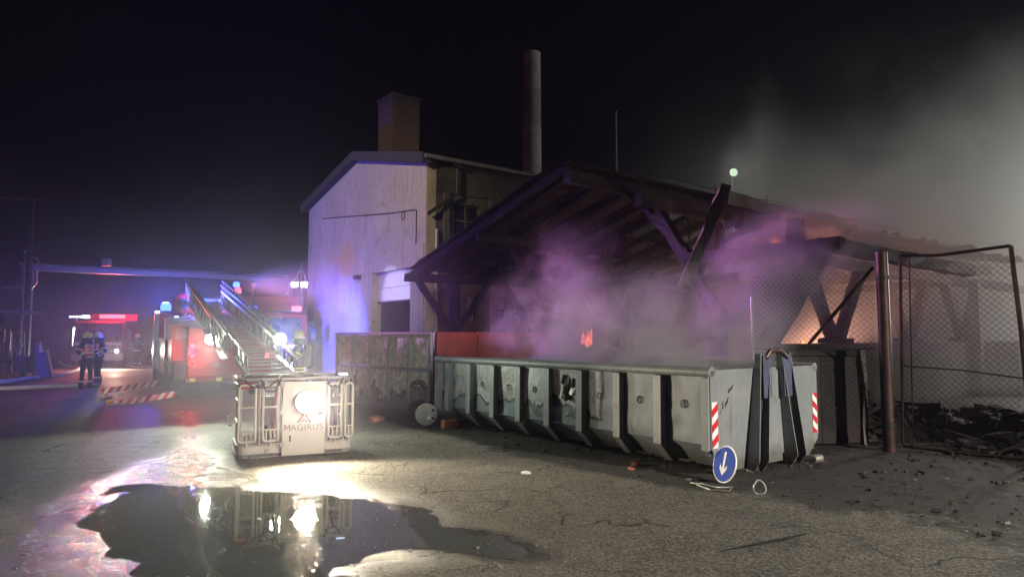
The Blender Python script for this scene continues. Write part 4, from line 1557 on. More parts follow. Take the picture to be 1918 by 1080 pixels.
pl_ = rounded(0, BW, 0, BD, .14)
MB().prism([(x, y, .05) for x, y in pl_], (0, 0, .04)).build('floor', M['dark_steel'], bk)
n_ = len(pl_)
pin = rounded(.02, BW - .02, .02, BD - .02, .12)
vs = [(x, y, .045) for x, y in pl_] + [(x, y, .225) for x, y in pl_] + [(x, y, .225) for x, y in pin] + [(x, y, .045) for x, y in pin]
fs = []
for ring in range(4):
    for k in range(n_):
        a, b_ = ring * n_, ((ring + 1) % 4) * n_
        fs.append((a + k, a + (k + 1) % n_, b_ + (k + 1) % n_, b_ + k))
MB().add(vs, fs).build('skirt', M['white_paint'], bk)
mbt = MB()
for z in (.215, .10):
    mbt.path([(x, y, z) for x, y in rounded(-.004, BW + .004, -.004, BD + .004, .14)], .008, 6, closed=True)
mbt.build('skirt_trim', M['galv'], bk)
MB().path([(x, y, BH - .02) for x, y in rounded(.01, BW - .01, .0, BD, .14)], .024, 8, closed=True).build('top_rail', M['galv'], bk, smooth=True)
MB().path([(x, y, BH - .10) for x, y in rounded(.01, BW - .01, .02, BD, .14)], .016, 8, closed=True).build('middle_rail', M['dark_steel'], bk, smooth=True)
# front plate with lamp, emblem and lettering
FX0, FX1 = .585, 1.165
MB().prism([(FX0, -.03, .055), (FX1, -.03, .055), (FX1, -.03, BH - .06), (FX0, -.03, BH - .06)], (0, -.03, 0)).build('front_plate', M['white_paint'], bk, .008)
lm = MB().lathe([(.15, -.02), (.165, -.10), (.16, -.115)], (.90, -.04, .79), 24, 'y').build('lamp_housing', M['dark_steel'], bk)
MB().lathe([(.15, -.004), (.15, .0)], (.90, -.158, .79), 24, 'y').build('lamp_lens', M['lit_warm'], lm)
MB().span((.682, -.064, .245), (.702, -.0605, .33)).build('door_slot', M['dark_steel'], bk)
MB().lathe([(.025, -.02), (.025, 0)], (.40, -.008, .14), 14, 'y').build('position_lamp', M['galv'], bk)


def tri(pts, m, name):
    return MB().prism([(a, -.0605, b) for a, b in pts], (0, -.003, 0)).build(name, m, bk)


tri([(.775, .50), (.812, .50), (.872, .59), (.855, .61)], M['letter_red'], 'emblem_stroke')
tri([(.985, .50), (.948, .50), (.888, .59), (.905, .61)], M['letter_red'], 'emblem_stroke')
tri([(.838, .50), (.862, .50), (.878, .545), (.868, .57)], M['letter_grey'], 'emblem_stroke')
tri([(.922, .50), (.898, .50), (.882, .545), (.892, .57)], M['letter_grey'], 'emblem_stroke')
tx = bpy.data.curves.new('lettering', 'FONT')
tx.body = 'AGIRUS'
tx.size = .125
tx.extrude = .002
tx.offset = .0006
tx.align_x = 'CENTER'
tx.space_character = 1.08
tmp = bpy.data.objects.new('lettering_text', tx)
COL.objects.link(tmp)
bpy.context.view_layer.update()
tme = bpy.data.meshes.new_from_object(tmp.evaluated_get(bpy.context.evaluated_depsgraph_get()))
bpy.data.objects.remove(tmp)
tw = max(v.co.x for v in tme.vertices) - min(v.co.x for v in tme.vertices)
to = bpy.data.objects.new('lettering', tme)
tme.materials.clear()
tme.materials.append(M['letter_grey'])
COL.objects.link(to)
to.parent = bk
to.location = (.917, -.0625, .395)
to.rotation_euler = (math.pi / 2, 0, 0)
to.scale = (.447 / tw, 1, 1)
MB().prism([(x, -.0605, .396 + z) for x, z in [(.613, 0), (.627, 0), (.627, .058), (.649, .018), (.655, .018), (.677, .058), (.677, 0), (.691, 0), (.691, .088), (.678, .088), (.652, .042), (.626, .088), (.613, .088)]],
           (0, -.003, 0)).build('lettering', M['letter_grey'], bk)


# rail loops: rounded rectangles of tube, with small inner grilles
def loop(x0, x1, z0, z1, y=-.02, r=.07, open_top=False):
    return [(x, y, z) for x, z in rounded(x0, x1, z0, z1, r, 4)]


for k, (x0, x1) in enumerate(((.02, .235), (.335, .535), (1.22, 1.40), (1.455, 1.56))):
    MB().path(loop(x0, x1, .26, BH - .10, r=.05), .0175, 8, closed=True).build('rail_loop', M['white_paint'], bk, smooth=True)
    g_ = MB()
    nb = max(2, int((x1 - x0) / .05))
    for i in range(1, nb):
        x = x0 + (x1 - x0) * i / nb
        g_.tube((x, -.02, .28), (x, -.02, .42), .010, 6)
    g_.tube((x0, -.02, .42), (x1, -.02, .42), .011, 6)
    g_.build('grille', M['white_paint'], bk)
    g_ = MB().tube((x0, -.02, .73), (x1, -.02, .73), .014, 8)
    g_.tube(((x0 + x1) / 2, -.02, .20), ((x0 + x1) / 2, -.02, .27), .014, 8)
    g_.build('rail_cross', M['white_paint'], bk)
for (x, y) in ((.05, .05), (.29, 0.02), (.56, .02), (1.19, .02), (1.43, .02), (BW - .05, .06), (.05, BD - .05), (BW - .05, BD - .05), (.05, .5), (BW - .05, .5)):
    MB().tube((x, y, .20), (x, y, BH), .018, 8).build('stanchion', M['galv'], bk, smooth=True)
for x in (.45, 1.1):
    MB().tube((x, BD, .2), (x, BD, BH), .018, 8).build('stanchion', M['galv'], bk, smooth=True)
for z in (.5, .8):
    for x in (.03, BW - .03):
        MB().tube((x, .12, z), (x, BD - .12, z), .014, 8).build('side_bar', M['white_paint'], bk)
MB().path([(.5, BD - .1, .1), (.42, .6, .45), (.34, .35, .72)], .03, 8).build('inner_arm', M['dark_steel'], bk)
MB().box((.45, .62, .62), (.22, .2, .42)).build('control_box', M['dark_steel'], bk, .01)
MB().box((.13, .02, BH - .10), (.16, .06, .10)).build('red_box', M['red_paint'], bk, .01)
mb = MB()
mb.span((.05, -.04, BH + .005), (1.0, .04, BH + .045))
mb.build('top_tray', M['dark_steel'], bk)
MB().span((1.3, .0, BH + .01), (BW - .06, .12, BH + .06)).build('top_light_bar', M['dark_steel'], bk, .01)
MB().span((1.36, -.012, BH + .022), (1.48, -.003, BH + .045)).build('top_light_lens', M['lit_strip'], bk)
for x in (.05, .52, 1.18, 1.5):
    MB().tube((x, -.03, BH), (x + .07, -.05, BH + .06), .012, 6).build('coupling', M['tin'], bk)
for (x0, x1, dz) in ((.08, .52, .10), (.30, .56, .16), (1.18, 1.42, .12)):
    MB().path([(x0, -.03, BH - .02), (x0 + (x1 - x0) * .25, -.05, BH - .02 - dz), (x0 + (x1 - x0) * .7, -.05, BH - .04 - dz * .9), (x1, -.03, BH - .02)], .013, 6).build('cable', M['black'], bk, smooth=True)
MB().path([(.60, .3, .1), (.50, .15, .3), (.46, .1, .6), (.52, .12, .9), (.56, .05, BH)], .022, 8).build('water_hose', M['red_paint'], bk, smooth=True)
for z in (.18, .62, 1.0):
    MB().span((FX0 - .025, -.068, z), (FX0 + .03, -.0605, z + .06)).build('hinge', M['galv'], bk)
MB().span((FX1 - .10, -.066, .60), (FX1 - .03, -.0605, .64)).build('latch', M['dark_steel'], bk)
MB().path([(1.25, .3, .1), (1.34, .2, .45), (1.30, .15, .85), (1.36, .08, BH - .02)], .016, 6).build('cable', M['black'], bk, smooth=True)
MB().box((1.30, .55, .55), (.26, .22, .5)).build('storage_box', M['dark_steel'], bk, .015)
MB().path([(-.06, .1, .48), (-.11, .05, .52), (-.11, .05, .62), (-.05, .1, .64)], .012, 6).build('side_hook', M['tin'], bk)
for (x, y) in ((.2, .2), (BW - .2, .2), (.2, BD - .2), (BW - .2, BD - .2)):
    MB().tube((x, y, 0), (x, y, .06), .03, 8).build('foot', M['black'], bk)
bm4 = ROOTM[bk.name]
lp = bm4 @ Vector((.90, -.28, .79))
lamp('basket_lamp_spill', 'POINT', bm4 @ Vector((.90, -.30, .79)), 5, WARM, radius=.10)
lamp('basket_lamp_light', 'SPOT', lp, 900, WARM, target=bm4 @ Vector((.85, -6.0, .20)), angle=155, blend=.6, radius=.11)

# ------------------------------------------------------------------ ladder truck
th = R(31.0)
TRt = Vector((-8.9, 18.0, 0))
tk = thing('ladder_truck', 'red turntable ladder fire engine seen from behind with outriggers spread', 'fire engine', TRt, th)
tm = ROOTM[tk.name]
TW = 2.5
# body
MB().span((.02, .05, .55), (TW - .02, 6.7, 1.05)).build('lower_body', M['dark_steel'], tk, .02)
MB().span((.35, 0, .62), (TW, .30, 1.95)).build('rear_body', M['red_paint'], tk, .03)
MB().span((.05, .31, 1.05), (TW - .05, 6.6, 1.60)).build('body', M['red_paint'], tk, .02)
MB().span((.08, .6, 1.605), (TW - .08, 6.5, 1.66)).build('deck', M['galv'], tk, .01)
# left side: open locker with red doors, lit by its strip light
MB().span((-.02, .32, .62), (.045, .62, 1.95)).build('locker_door', M['red_paint'], tk, .01)
MB().span((-.02, 2.5, .62), (.045, 4.4, 1.6)).build('locker_door', M['red_paint'], tk, .01)
MB().span((-.01, .65, .70), (.04, 1.35, 1.58)).build('roller_shutter', M['galv'], tk, .004)
for k in range(7):
    MB().span((-.018, .66, .73 + k * .115), (-.0105, 1.34, .81 + k * .115)).build('slat', M['galv'], tk)
MB().span((.0, .30, 1.965), (.34, 1.4, 2.02)).build('locker_top', M['white_paint'], tk, .008)
MB().span((.05, .32, 1.62), (.34, .9, 1.95)).build('locker', M['galv'], tk, .01)
MB().span((-.02, 2.3, 1.65), (.28, 2.9, 2.25)).build('tool_box', M['galv'], tk, .01)
MB().span((-.03, 4.9, .65), (-.0, 6.4, 1.55)).build('roller_shutter', M['galv'], tk, .004)
# wheels


def wheel(parent, x, y, r=.50, w=.30):
    o = MB().lathe([(r * .62, 0), (r * .95, .0), (r, .04), (r, w - .04), (r * .95, w), (r * .62, w)], (x, y, r), 24, 'x').build('wheel', M['black'], parent)
    MB().lathe([(r * .60, -.005), (r * .52, .03), (r * .2, .05), (r * .18, -.02), (r * .05, -.03)], (x, y, r), 18, 'x').build('rim', M['galv'], o)
    return o


for y in (1.55, 7.4):
    wheel(tk, .0, y)
    wheel(tk, TW - .30, y)
MB().lathe([(.56, 0), (.60, 0), (.60, .06), (.56, .06)], (-.05, 1.55, .5), 20, 'x').build('wheel_arch', M['black'], tk)
# cab
MB().prism([(.05, 6.9, .6), (.05, 9.3, .6), (.05, 9.35, 1.5), (.05, 9.0, 2.55), (.05, 6.9, 2.55)], (TW - .1, 0, 0)).build('cab', M['red_paint'], tk, .05)
MB().prism([(.035, 8.0, 1.55), (.035, 9.1, 1.55), (.035, 8.85, 2.3), (.035, 8.0, 2.3)], (.012, 0, 0)).build('cab_window', M['glass_dark'], tk)
MB().span((.25, 6.885, 1.6), (TW - .25, 6.897, 2.3)).build('cab_window', M['glass_dark'], tk)
MB().path([(.0, 7.0, 1.2), (-.02, 7.0, 2.5)], .025, 6).build('grab_rail', M['galv'], tk)
for x in (.0,):
    MB().bar((-.04, 5.9, .7), (-.04, 5.9, 2.45), .10, .14).build('corner_post', M['galv'], tk)
    MB().box((-.04, 5.86, 2.52), (.16, .12, .10)).build('work_lamp', M['dark_steel'], tk, .01)
    MB().box((-.04, 5.795, 2.52), (.13, .01, .07)).build('work_lamp_lens', M['lit_strip'], tk)
    MB().box((.55, 5.86, 2.35), (.14, .12, .10)).build('work_lamp', M['dark_steel'], tk, .01)
    MB().box((.55, 5.795, 2.35), (.11, .01, .07)).build('work_lamp_lens', M['lit_strip'], tk)
bc = MB().lathe([(.15, 0), (.15, .04), (.12, .05)], (.38, 8.2, 2.60), 16).build('beacon', M['dark_steel'], tk)
MB().lathe([(.17, 0), (.18, .16), (.15, .27), (.05, .31)], (.38, 8.2, 2.655), 16).build('beacon_lens', M['lit_blue'], bc, smooth=True)
# rear lamps
for z in (1.45, 1.18):
    o = MB().lathe([(.085, 0), (.085, -.03), (.07, -.045)], (.46, -.002, z), 18, 'y').build('tail_lamp', M['dark_steel'], tk)
    MB().lathe([(.062, -.006), (.062, 0)], (.46, -.049, z), 18, 'y').build('tail_lens', M['lit_red_dim'], o)
    o = MB().lathe([(.085, 0), (.085, -.03), (.07, -.045)], (TW - .14, -.002, z), 18, 'y').build('tail_lamp', M['dark_steel'], tk)
    MB().lathe([(.062, -.006), (.062, 0)], (TW - .14, -.049, z), 18, 'y').build('tail_lens', M['lit_red_dim'], o)
for (x, z) in ((.46, .98), (1.05, .95)):
    MB().path([(x + .08 * math.cos(t), -.006, z + .08 * math.sin(t)) for t in np.linspace(0, 6.28, 16)[:-1]], .012, 5, closed=True).build('round_badge', M['galv'], tk)
MB().box((1.05, -.006, .95), (.08, .008, .05)).build('badge_bar', M['galv'], tk)
# rear beam with reflectors, and the right outrigger
MB().span((.30, -.14, .50), (1.45, -.02, .62)).build('rear_beam', M['red_paint'], tk, .01)
for x in (.40, 1.05):
    MB().span((x, -.148, .515), (x + .14, -.143, .605)).build('reflector', M['stripe_y'], tk)
MB().bar((1.46, -.08, .56), (3.6, -.08, .50), .11, .13).build('outrigger', M['yellow'], tk, .008)
MB().bar((1.2, .25, .34), (3.2, .25, .30), .16, .16).build('outrigger', M['dark_steel'], tk, .008)
for k, (p0, p1) in enumerate((((at(295, 716, 20.0)), at(190, 732, 19.1)), (at(326, 737, 18.1), at(204, 757, 17.2)))):
    p0, p1 = Vector(p0), Vector(p1)
    d = (p1 - p0)
    e = MB().bar(p0, p1, .16, .15).build('outrigger', M['dark_steel'], tk, .008, world=True)
    nrm = d.cross(Vector((0, 0, 1))).normalized()
    if nrm.y > 0:
        nrm = -nrm
    up = nrm.cross(d).normalized()
    if up.z < 0:
        up = -up
    # striped cover board on the outrigger
    q = p0 + nrm * .085 - up * .075
    base = MB().prism([q, q + d, q + d + up * .15, q + up * .15], nrm * .006).build('warning_board', M['sign_white'], tk, world=True)
    Ld = d.length
    dn = d.normalized()
    n = 7
    for i in range(-1, n + 1):
        a0, a1 = i * Ld / n, (i + .5) * Ld / n
        poly = clip([(a0, 0), (a1, 0), (a1 - .12, .15), (a0 - .12, .15)], 0, Ld)
        if len(poly) >= 3:
            MB().prism([q + nrm * .0075 + dn * a + up * b for a, b in poly], nrm * .002).build('stripe', M['sticker_red'], base, world=True)
    foot = p1 - d.normalized() * .12
    ft = MB().tube((foot.x, foot.y, .04), (foot.x, foot.y, foot.z), .05, 10).build('outrigger_leg', M['galv'], tk, world=True)
    MB().lathe([(.17, 0), (.17, .03), (.08, .05)], (foot.x, foot.y, .002), 16).build('foot_plate', M['galv'], tk, world=True)
    MB().box(p1 + Vector((0, 0, .07)), (.10, .10, .08)).build('marker_lamp', M['yellow'], tk, world=True)
for q in ((-8.2, 20.5, 3.02), (-8.35, 20.75, 3.22)):  # added beacons and stands, sources for the coloured beams on the smoke
    MB().tube((q[0] - .15, q[1] + .25, 1.7), (q[0] - .15, q[1] + .25, q[2]), .03, 6).build('added_beacon_stand', M['dark_steel'], tk, world=True)
    MB().lathe([(.09, 0), (.10, .10), (.06, .16)], (q[0] - .15, q[1] + .25, q[2]), 14).build('beacon_lens', M['lit_red_dim' if q[2] < 3.1 else 'lit_blue'], tk, world=True)
# turntable and operator seat
MB().lathe([(1.05, 1.665), (1.05, 1.80), (.85, 1.85), (.85, 2.05)], (TW / 2, 3.6, 0), 32).build('turntable', M['galv'], tk, smooth=True)
for x in (TW / 2 - .62, TW / 2 + .52):
    MB().prism([(x, 3.1, 2.05), (x, 4.3, 2.05), (x, 4.0, 3.35), (x, 3.6, 3.35)], (.10, 0, 0)).build('pivot_arm', M['red_paint'], tk, .02)
MB().span((.25, 2.6, 2.08), (.80, 3.1, 2.28)).build('seat_base', M['galv'], tk, .02)
MB().lathe([(.30, 0), (.32, .06), (.27, .12)], (.52, 3.05, 2.72), 22, 'y').build('seat_back', M['red_paint'], tk, smooth=True)
MB().lathe([(.17, -.03), (.17, 0)], (.48, 3.04, 2.70), 18, 'y').build('seat_cushion', M['black'], tk)
MB().span((.28, 2.35, 2.0), (.95, 2.5, 2.2)).build('control_desk', M['white_paint'], tk, .02)

# ladder
LP1, LP2 = Vector((-9.75, 21.6, 2.85)), Vector((-3.72, 10.75, 1.06))
ld = (LP2 - LP1)
LL = ld.length
ldn = ld.normalized()
lsx = ldn.cross(Vector((0, 0, 1))).normalized()   # sideways
lup = lsx.cross(ldn).normalized()


def lpt(t, s, h):
    return LP1 + ldn * (t * LL) + lsx * s + lup * h


def section(t0, t1, hw, h0, h1, step, m, r0, r1):
    mb = MB()
    n = max(2, int((t1 - t0) * LL / step))
    hh = lambda t: h0 + (h1 - h0) * (t - t0) / (t1 - t0)
    for s_ in (-1, 1):
        mb.bar(lpt(t0, s_ * hw, 0), lpt(t1, s_ * hw, 0), .06, .085, up=lup)
        mb.bar(lpt(t0, s_ * hw, h0), lpt(t1, s_ * hw, h1), .045, .05, up=lup)
        for i in range(n):
            ta, tb = t0 + (t1 - t0) * i / n, t0 + (t1 - t0) * (i + 1) / n
            tc_ = (ta + tb) / 2
            mb.tube(lpt(ta, s_ * hw, .04), lpt(tc_, s_ * hw, hh(tc_)), .013, 6)
            mb.tube(lpt(tc_, s_ * hw, hh(tc_)), lpt(tb, s_ * hw, .04), .013, 6)
    o = mb.build('ladder_section', m, tk, world=True)
    m2 = int((r1 - r0) * LL / .33)
    for i in range(m2 + 1):
        t = r0 + (r1 - r0) * i / m2
        MB().tube(lpt(t, -hw + .03, .03), lpt(t, hw - .03, .03), .018, 6).build('rung', m, o, world=True)
    return o


section(-.03, .68, .54, .60, .42, .70, M['alu'], -.02, .04)
section(.02, .82, .45, .50, .36, .62, M['alu'], .06, .12)
section(.10, .985, .36, .40, .30, .55, M['alu'], .14, .98)
# cables and hoses bundled at the end of the wide section
for s_ in (-1, 1):
    mb = MB()
    for k in range(6):
        a = lpt(.70, s_ * (.56 + .03 * random.uniform(-1, 1)), .35 - k * .03)
        b = lpt(.73 + .012 * k, s_ * .52, -.12)
        c = lpt(.80 + .01 * k, s_ * .47, .0)
        mb.path([a, a.lerp(b, .5) + Vector((0, 0, -.08)), b, b.lerp(c, .5) + Vector((0, 0, -.03)), c], .018, 6)
    mb.build('cable_bundle', M['white_paint' if s_ < 0 else 'galv'], tk, world=True)
# work lamps on both ladder sides
for px, sd_ in ((395, 1), (525, -1)):
    p = at(px, 635, 13.9 if sd_ > 0 else 12.6)
    q = lpt(.70, sd_ * .56, .2)
    MB().path([q, q.lerp(p, .6) + Vector((0, 0, .02)), p + Vector((0, .1, 0))], .022, 6).build('lamp_bracket', M['dark_steel'], tk, world=True)
    fwd = Vector((.40, -.915, -.05)).normalized()
    rotm = fwd.to_track_quat('Z', 'Y').to_matrix()
    h_ = MB().lathe([(.05, -.14), (.115, -.02), (.12, .0)], p, 20, 'z', rotm).build('ladder_lamp', M['dark_steel'], tk, world=True, smooth=True)
    MB().lathe([(.105, .003), (.105, .012)], p, 20, 'z', rotm).build('ladder_lamp_lens', M['lit_cool'], h_, world=True)
    lamp('ladder_lamp_light', 'SPOT', p + fwd * .10, 620, COOL, target=p + fwd * 5 + Vector((0, 0, -.75)), angle=150, blend=.6, radius=.10)
# blue lamps on the ladder head
for (px, py) in ((355, 572), (371, 568), (386, 567)):
    p = at(px, py, 21.2)
    MB().lathe([(.09, -.07), (.10, 0), (.06, .09)], p, 12).build('blue_lamp', M['lit_blue'], tk, world=True)
bl = tm @ Vector((.38, 8.2, 3.0))
lamp('cab_beacon_light', 'POINT', bl, 2000, BLUE, radius=.12)
lamp('ladder_blue_light', 'POINT', at(372, 560, 20.9), 600, BLUE, radius=.10)
lamp('tail_light', 'POINT', tm @ Vector((.46, -.18, 1.3)), 60, RED, radius=.08)

# ------------------------------------------------------------------ far fire engine, facing the yard


def fire_engine(name, label, loc, rot, W=2.5, Hh=3.0, Ln=7.5, bar_red=True):
    """front faces local -y; origin under the front bumper centre"""
    t = thing(name, label, 'fire engine', loc, rot)
    h = W / 2
    MB().prism([(-h, .0, .55), (-h, -.02, 1.35), (-h, .32, 2.55), (-h, 2.3, 2.6), (-h, 2.3, .55)], (W, 0, 0)).build('cab', M['red_paint'], t, .06)
    MB().span((-h, 2.35, .6), (h, Ln, Hh)).build('body', M['red_paint'], t, .04)
    ws = MB().add([(-h + .14, .0 - .015 + .02, 1.45), (h - .14, .005, 1.45), (h - .22, .285, 2.42), (-h + .22, .285, 2.42)], [(0, 1, 2, 3)])
    ws.prism([(-h + .14, -.012, 1.45), (h - .14, -.012, 1.45), (h - .22, .272, 2.42), (-h + .22, .272, 2.42)], (0, -.012, .004)).build('windscreen', M['glass_dark'], t)
    MB().span((-h - .02, -.16, .42), (h + .02, .0 - .025, .78)).build('bumper', M['white_paint'], t, .03)
    MB().span((-h + .25, -.045, .85), (h - .25, -.026, 1.16)).build('radiator_grille', M['dark_steel'], t)
    MB().span((-h + .1, -.05, 1.24), (h - .1, -.028, 1.38)).build('front_stripe', M['sign_white'], t)
    for s_ in (-1, 1):
        hl = MB().box((s_ * (h - .28), -.17, .92), (.32, .06, .22)).build('headlight', M['galv'], t, .02)
        MB().lathe([(.09, -.01), (.09, 0)], (s_ * (h - .28), -.202, .92), 16, 'y').build('headlight_lens', M['lit_warm' if s_ > 0 and bar_red else 'glass_dark'], hl)
        MB().path([(s_ * h, .3, 2.2), (s_ * (h + .22), .15, 2.25), (s_ * (h + .25), .15, 1.6)], .02, 6).box((s_ * (h + .25), .15, 1.85), (.18, .08, .42)).build('mirror', M['black'], t)
        wheel(t, -h + .02 if s_ < 0 else h - .32, 1.35)
        wheel(t, -h + .02 if s_ < 0 else h - .32, 5.6)
    lb = MB().span((-h + .15, .5, 2.64), (h - .15, .85, 2.70)).build('light_bar', M['dark_steel'], t, .01)
    return t, lb


def face_cam(p):
    return math.atan2(-p.x, p.y) * 0.55


# engine A, far left
pA = ground(222, 686)
tA, lbA = fire_engine('fire_engine', 'far red fire engine with glowing red light bar behind the two firefighters', (pA.x, pA.y - 2, 0), face_cam(pA) - .05)
mA = ROOTM[tA.name]
MB().span((-.15, .49, 2.71), (1.02, .86, 2.90)).build('light_bar_lens', M['lit_red'], lbA)
MB().span((-1.0, .49, 2.71), (-.75, .86, 2.86)).build('light_bar_lens', M['lit_strip'], lbA)
lamp('light_bar_light', 'SPOT', mA @ Vector((.4, .2, 3.0)), 900, RED, target=mA @ Vector((.4, -10, .5)), angle=120, blend=.5, radius=.2)
lamp('light_bar_glow', 'POINT', mA @ Vector((.4, .3, 3.15)), 450, RED, radius=.2)
lamp('headlight_light', 'SPOT', mA @ Vector((.97, -.35, .95)), 1300, WARM, target=mA @ Vector((1.2, -12, .2)), angle=120, blend=.7, radius=.1)
# lit strip on the open equipment column at its left side
o = thing('light_column', 'upright lit strip lamp on a stand left of the far fire engine', 'lamp', (at(141, 650, 38).x, 38, 0))
MB().tube((0, 0, 0), (0, 0, 2.75), .05, 8).build('stand', M['galv'], o)
MB().tube((-.02, -.06, 1.2), (-.02, -.06, 2.2), .10, 10).build('strip_lens', M['lit_strip'], o)
mb = MB().box((0, 0, 2.8), (.75, .18, .12))
mb.build('lamp_bar', M['dark_steel'], o)
for k in range(4):
    MB().box((-.27 + .18 * k, -.095, 2.8), (.12, .01, .09)).build('lamp_lens', M['lit_strip'], o)

# engine C, close to the building
pC = Vector((at(512, 600, 26).x, 26, 0))
tC, lbC = fire_engine('fire_engine', 'red fire engine with a floodlight mast parked close to the cream building', pC, .36, Hh=3.35, bar_red=False)
mC = ROOTM[tC.name]
MB().span((.70, .49, 2.71), (1.05, .86, 2.88)).build('light_bar_lens', M['lit_red'], lbC)
MB().span((-.9, .49, 2.71), (-.6, .86, 2.86)).build('light_bar_lens', M['lit_blue'], lbC)
ms_ = at(562, 533, 27.5)
MB().tube((ms_.x, ms_.y + .2, 2.4), (ms_.x, ms_.y + .2, ms_.z + 1.0), .06, 10).build('mast', M['dark_steel'], tC, world=True)
MB().path([(ms_.x - .6, ms_.y + .2, ms_.z - .4), (ms_.x, ms_.y + .2, ms_.z + .75), (ms_.x + .3, ms_.y + .2, ms_.z - .3)], .03, 6).build('mast_stay', M['galv'], tC, world=True)
for px in (553, 571):
    p = at(px, 533, 27.3)
    h_ = MB().box(p, (.30, .14, .24)).build('floodlight', M['dark_steel'], tC, .015, world=True)
    MB().box(p + Vector((0, -.075, 0)), (.25, .012, .19)).build('floodlight_lens', M['lit_cool'], h_, world=True)
lamp('mast_flood_light', 'SPOT', at(562, 533, 27.0), 260, COOL, target=(-9, 4, 0), angle=84, blend=.5, radius=.12)
lamp('engine_red_light', 'POINT', mC @ Vector((.9, .2, 3.15)), 12, RED, radius=.12)
for (q, tg, pw, cl, an, bn) in (((-7.85, 21.3, 2.0), (-6.9, 27.4, 1.75), 15000, BLUE, 52, .9), ((-7.9, 21.1, 3.3), (-4.25, 23.95, 3.1), 1500, (.45, .45, 1.0), 30, .5)):  # blue lamps added to colour the gable wall and brighten the shutter
    q, tg = Vector(q), Vector(tg)
    f_ = (tg - q).normalized()
    rm_ = f_.to_track_quat('Z', 'Y').to_matrix()
    h_ = MB().lathe([(.05, -.14), (.09, -.02), (.09, .0)], q - f_ * .06, 14, 'z', rm_).build('added_side_lamp', M['dark_steel'], tk, world=True)
    MB().lathe([(.08, .002), (.08, .01)], q - f_ * .06, 14, 'z', rm_).build('added_side_lens', M['lit_blue'], h_, world=True)
    lamp('added_side_light', 'SPOT', q, pw, cl, target=tg, angle=an, blend=bn, radius=.08)
MB().bar((-8.0, 21.05, 1.6), (-8.0, 21.05, 3.35), .06, .06).build('added_lamp_pole', M['dark_steel'], tk, world=True)  # pole and arm made up to carry the added lamps
MB().bar((-8.35, 20.9, 1.62), (-7.9, 21.3, 1.62), .08, .06).build('added_pole_arm', M['dark_steel'], tk, world=True)
# red and blue spots added on the ladder truck to tint the smoke
lamp('added_red_beam', 'SPOT', (-8.2, 20.5, 3.2), 10500, (1.0, 0.22, 0.32), target=(4.7, 12.3, 2.4), angle=30, blend=.9, radius=.15)
lamp('added_blue_beam', 'SPOT', (-8.35, 20.75, 3.4), 14000, (0.30, 0.27, 1.0), target=(3.4, 13.2, 2.5), angle=31, blend=.9, radius=.15)

# ------------------------------------------------------------------ firefighters


def skin_mesh(name, joints, edges, m, parent, sub=2):
    me = bpy.data.meshes.new(name)
    me.from_pydata([j[0] for j in joints], edges, [])
    o = bpy.data.objects.new(name, me)
    COL.objects.link(o)
    sk = o.modifiers.new('skin', 'SKIN')
    sk.use_smooth_shade = True
    for i, j in enumerate(joints):
        r = j[1] if isinstance(j[1], tuple) else (j[1], j[1])
        me.skin_vertices[0].data[i].radius = r
        me.skin_vertices[0].data[i].use_root = (i == 0)
    ss = o.modifiers.new('sub', 'SUBSURF')
    ss.levels = ss.render_levels = sub
    dg = bpy.context.evaluated_depsgraph_get()
    ev = bpy.data.meshes.new_from_object(o.evaluated_get(dg))
    ev.name = name
    ev.materials.clear()
    ev.materials.append(m)
    for p in ev.polygons:
        p.use_smooth = True
    bpy.data.objects.remove(o)
    n = bpy.data.objects.new(name, ev)
    COL.objects.link(n)
    n.parent = parent
    return n


def ring_(mb, c, axis, rx, ry, h):
    c, a = Vector(c), Vector(axis).normalized()
    x = a.orthogonal().normalized() if abs(a.z) < .9 else Vector((1, 0, 0))
    x = (x - a * x.dot(a)).normalized()
    y = a.cross(x)
    pts = []
    n = 14
    vs, fs = [], []
    for i in range(n):
        t = 6.2832 * i / n
        v = x * (math.cos(t) * rx) + y * (math.sin(t) * ry)
        vs += [c + v - a * h / 2, c + v + a * h / 2]
    for i in range(n):
        a0, b0_ = 2 * i, 2 * ((i + 1) % n)
        fs.append((a0, b0_, b0_ + 1, a0 + 1))
    mb.add(vs, fs)


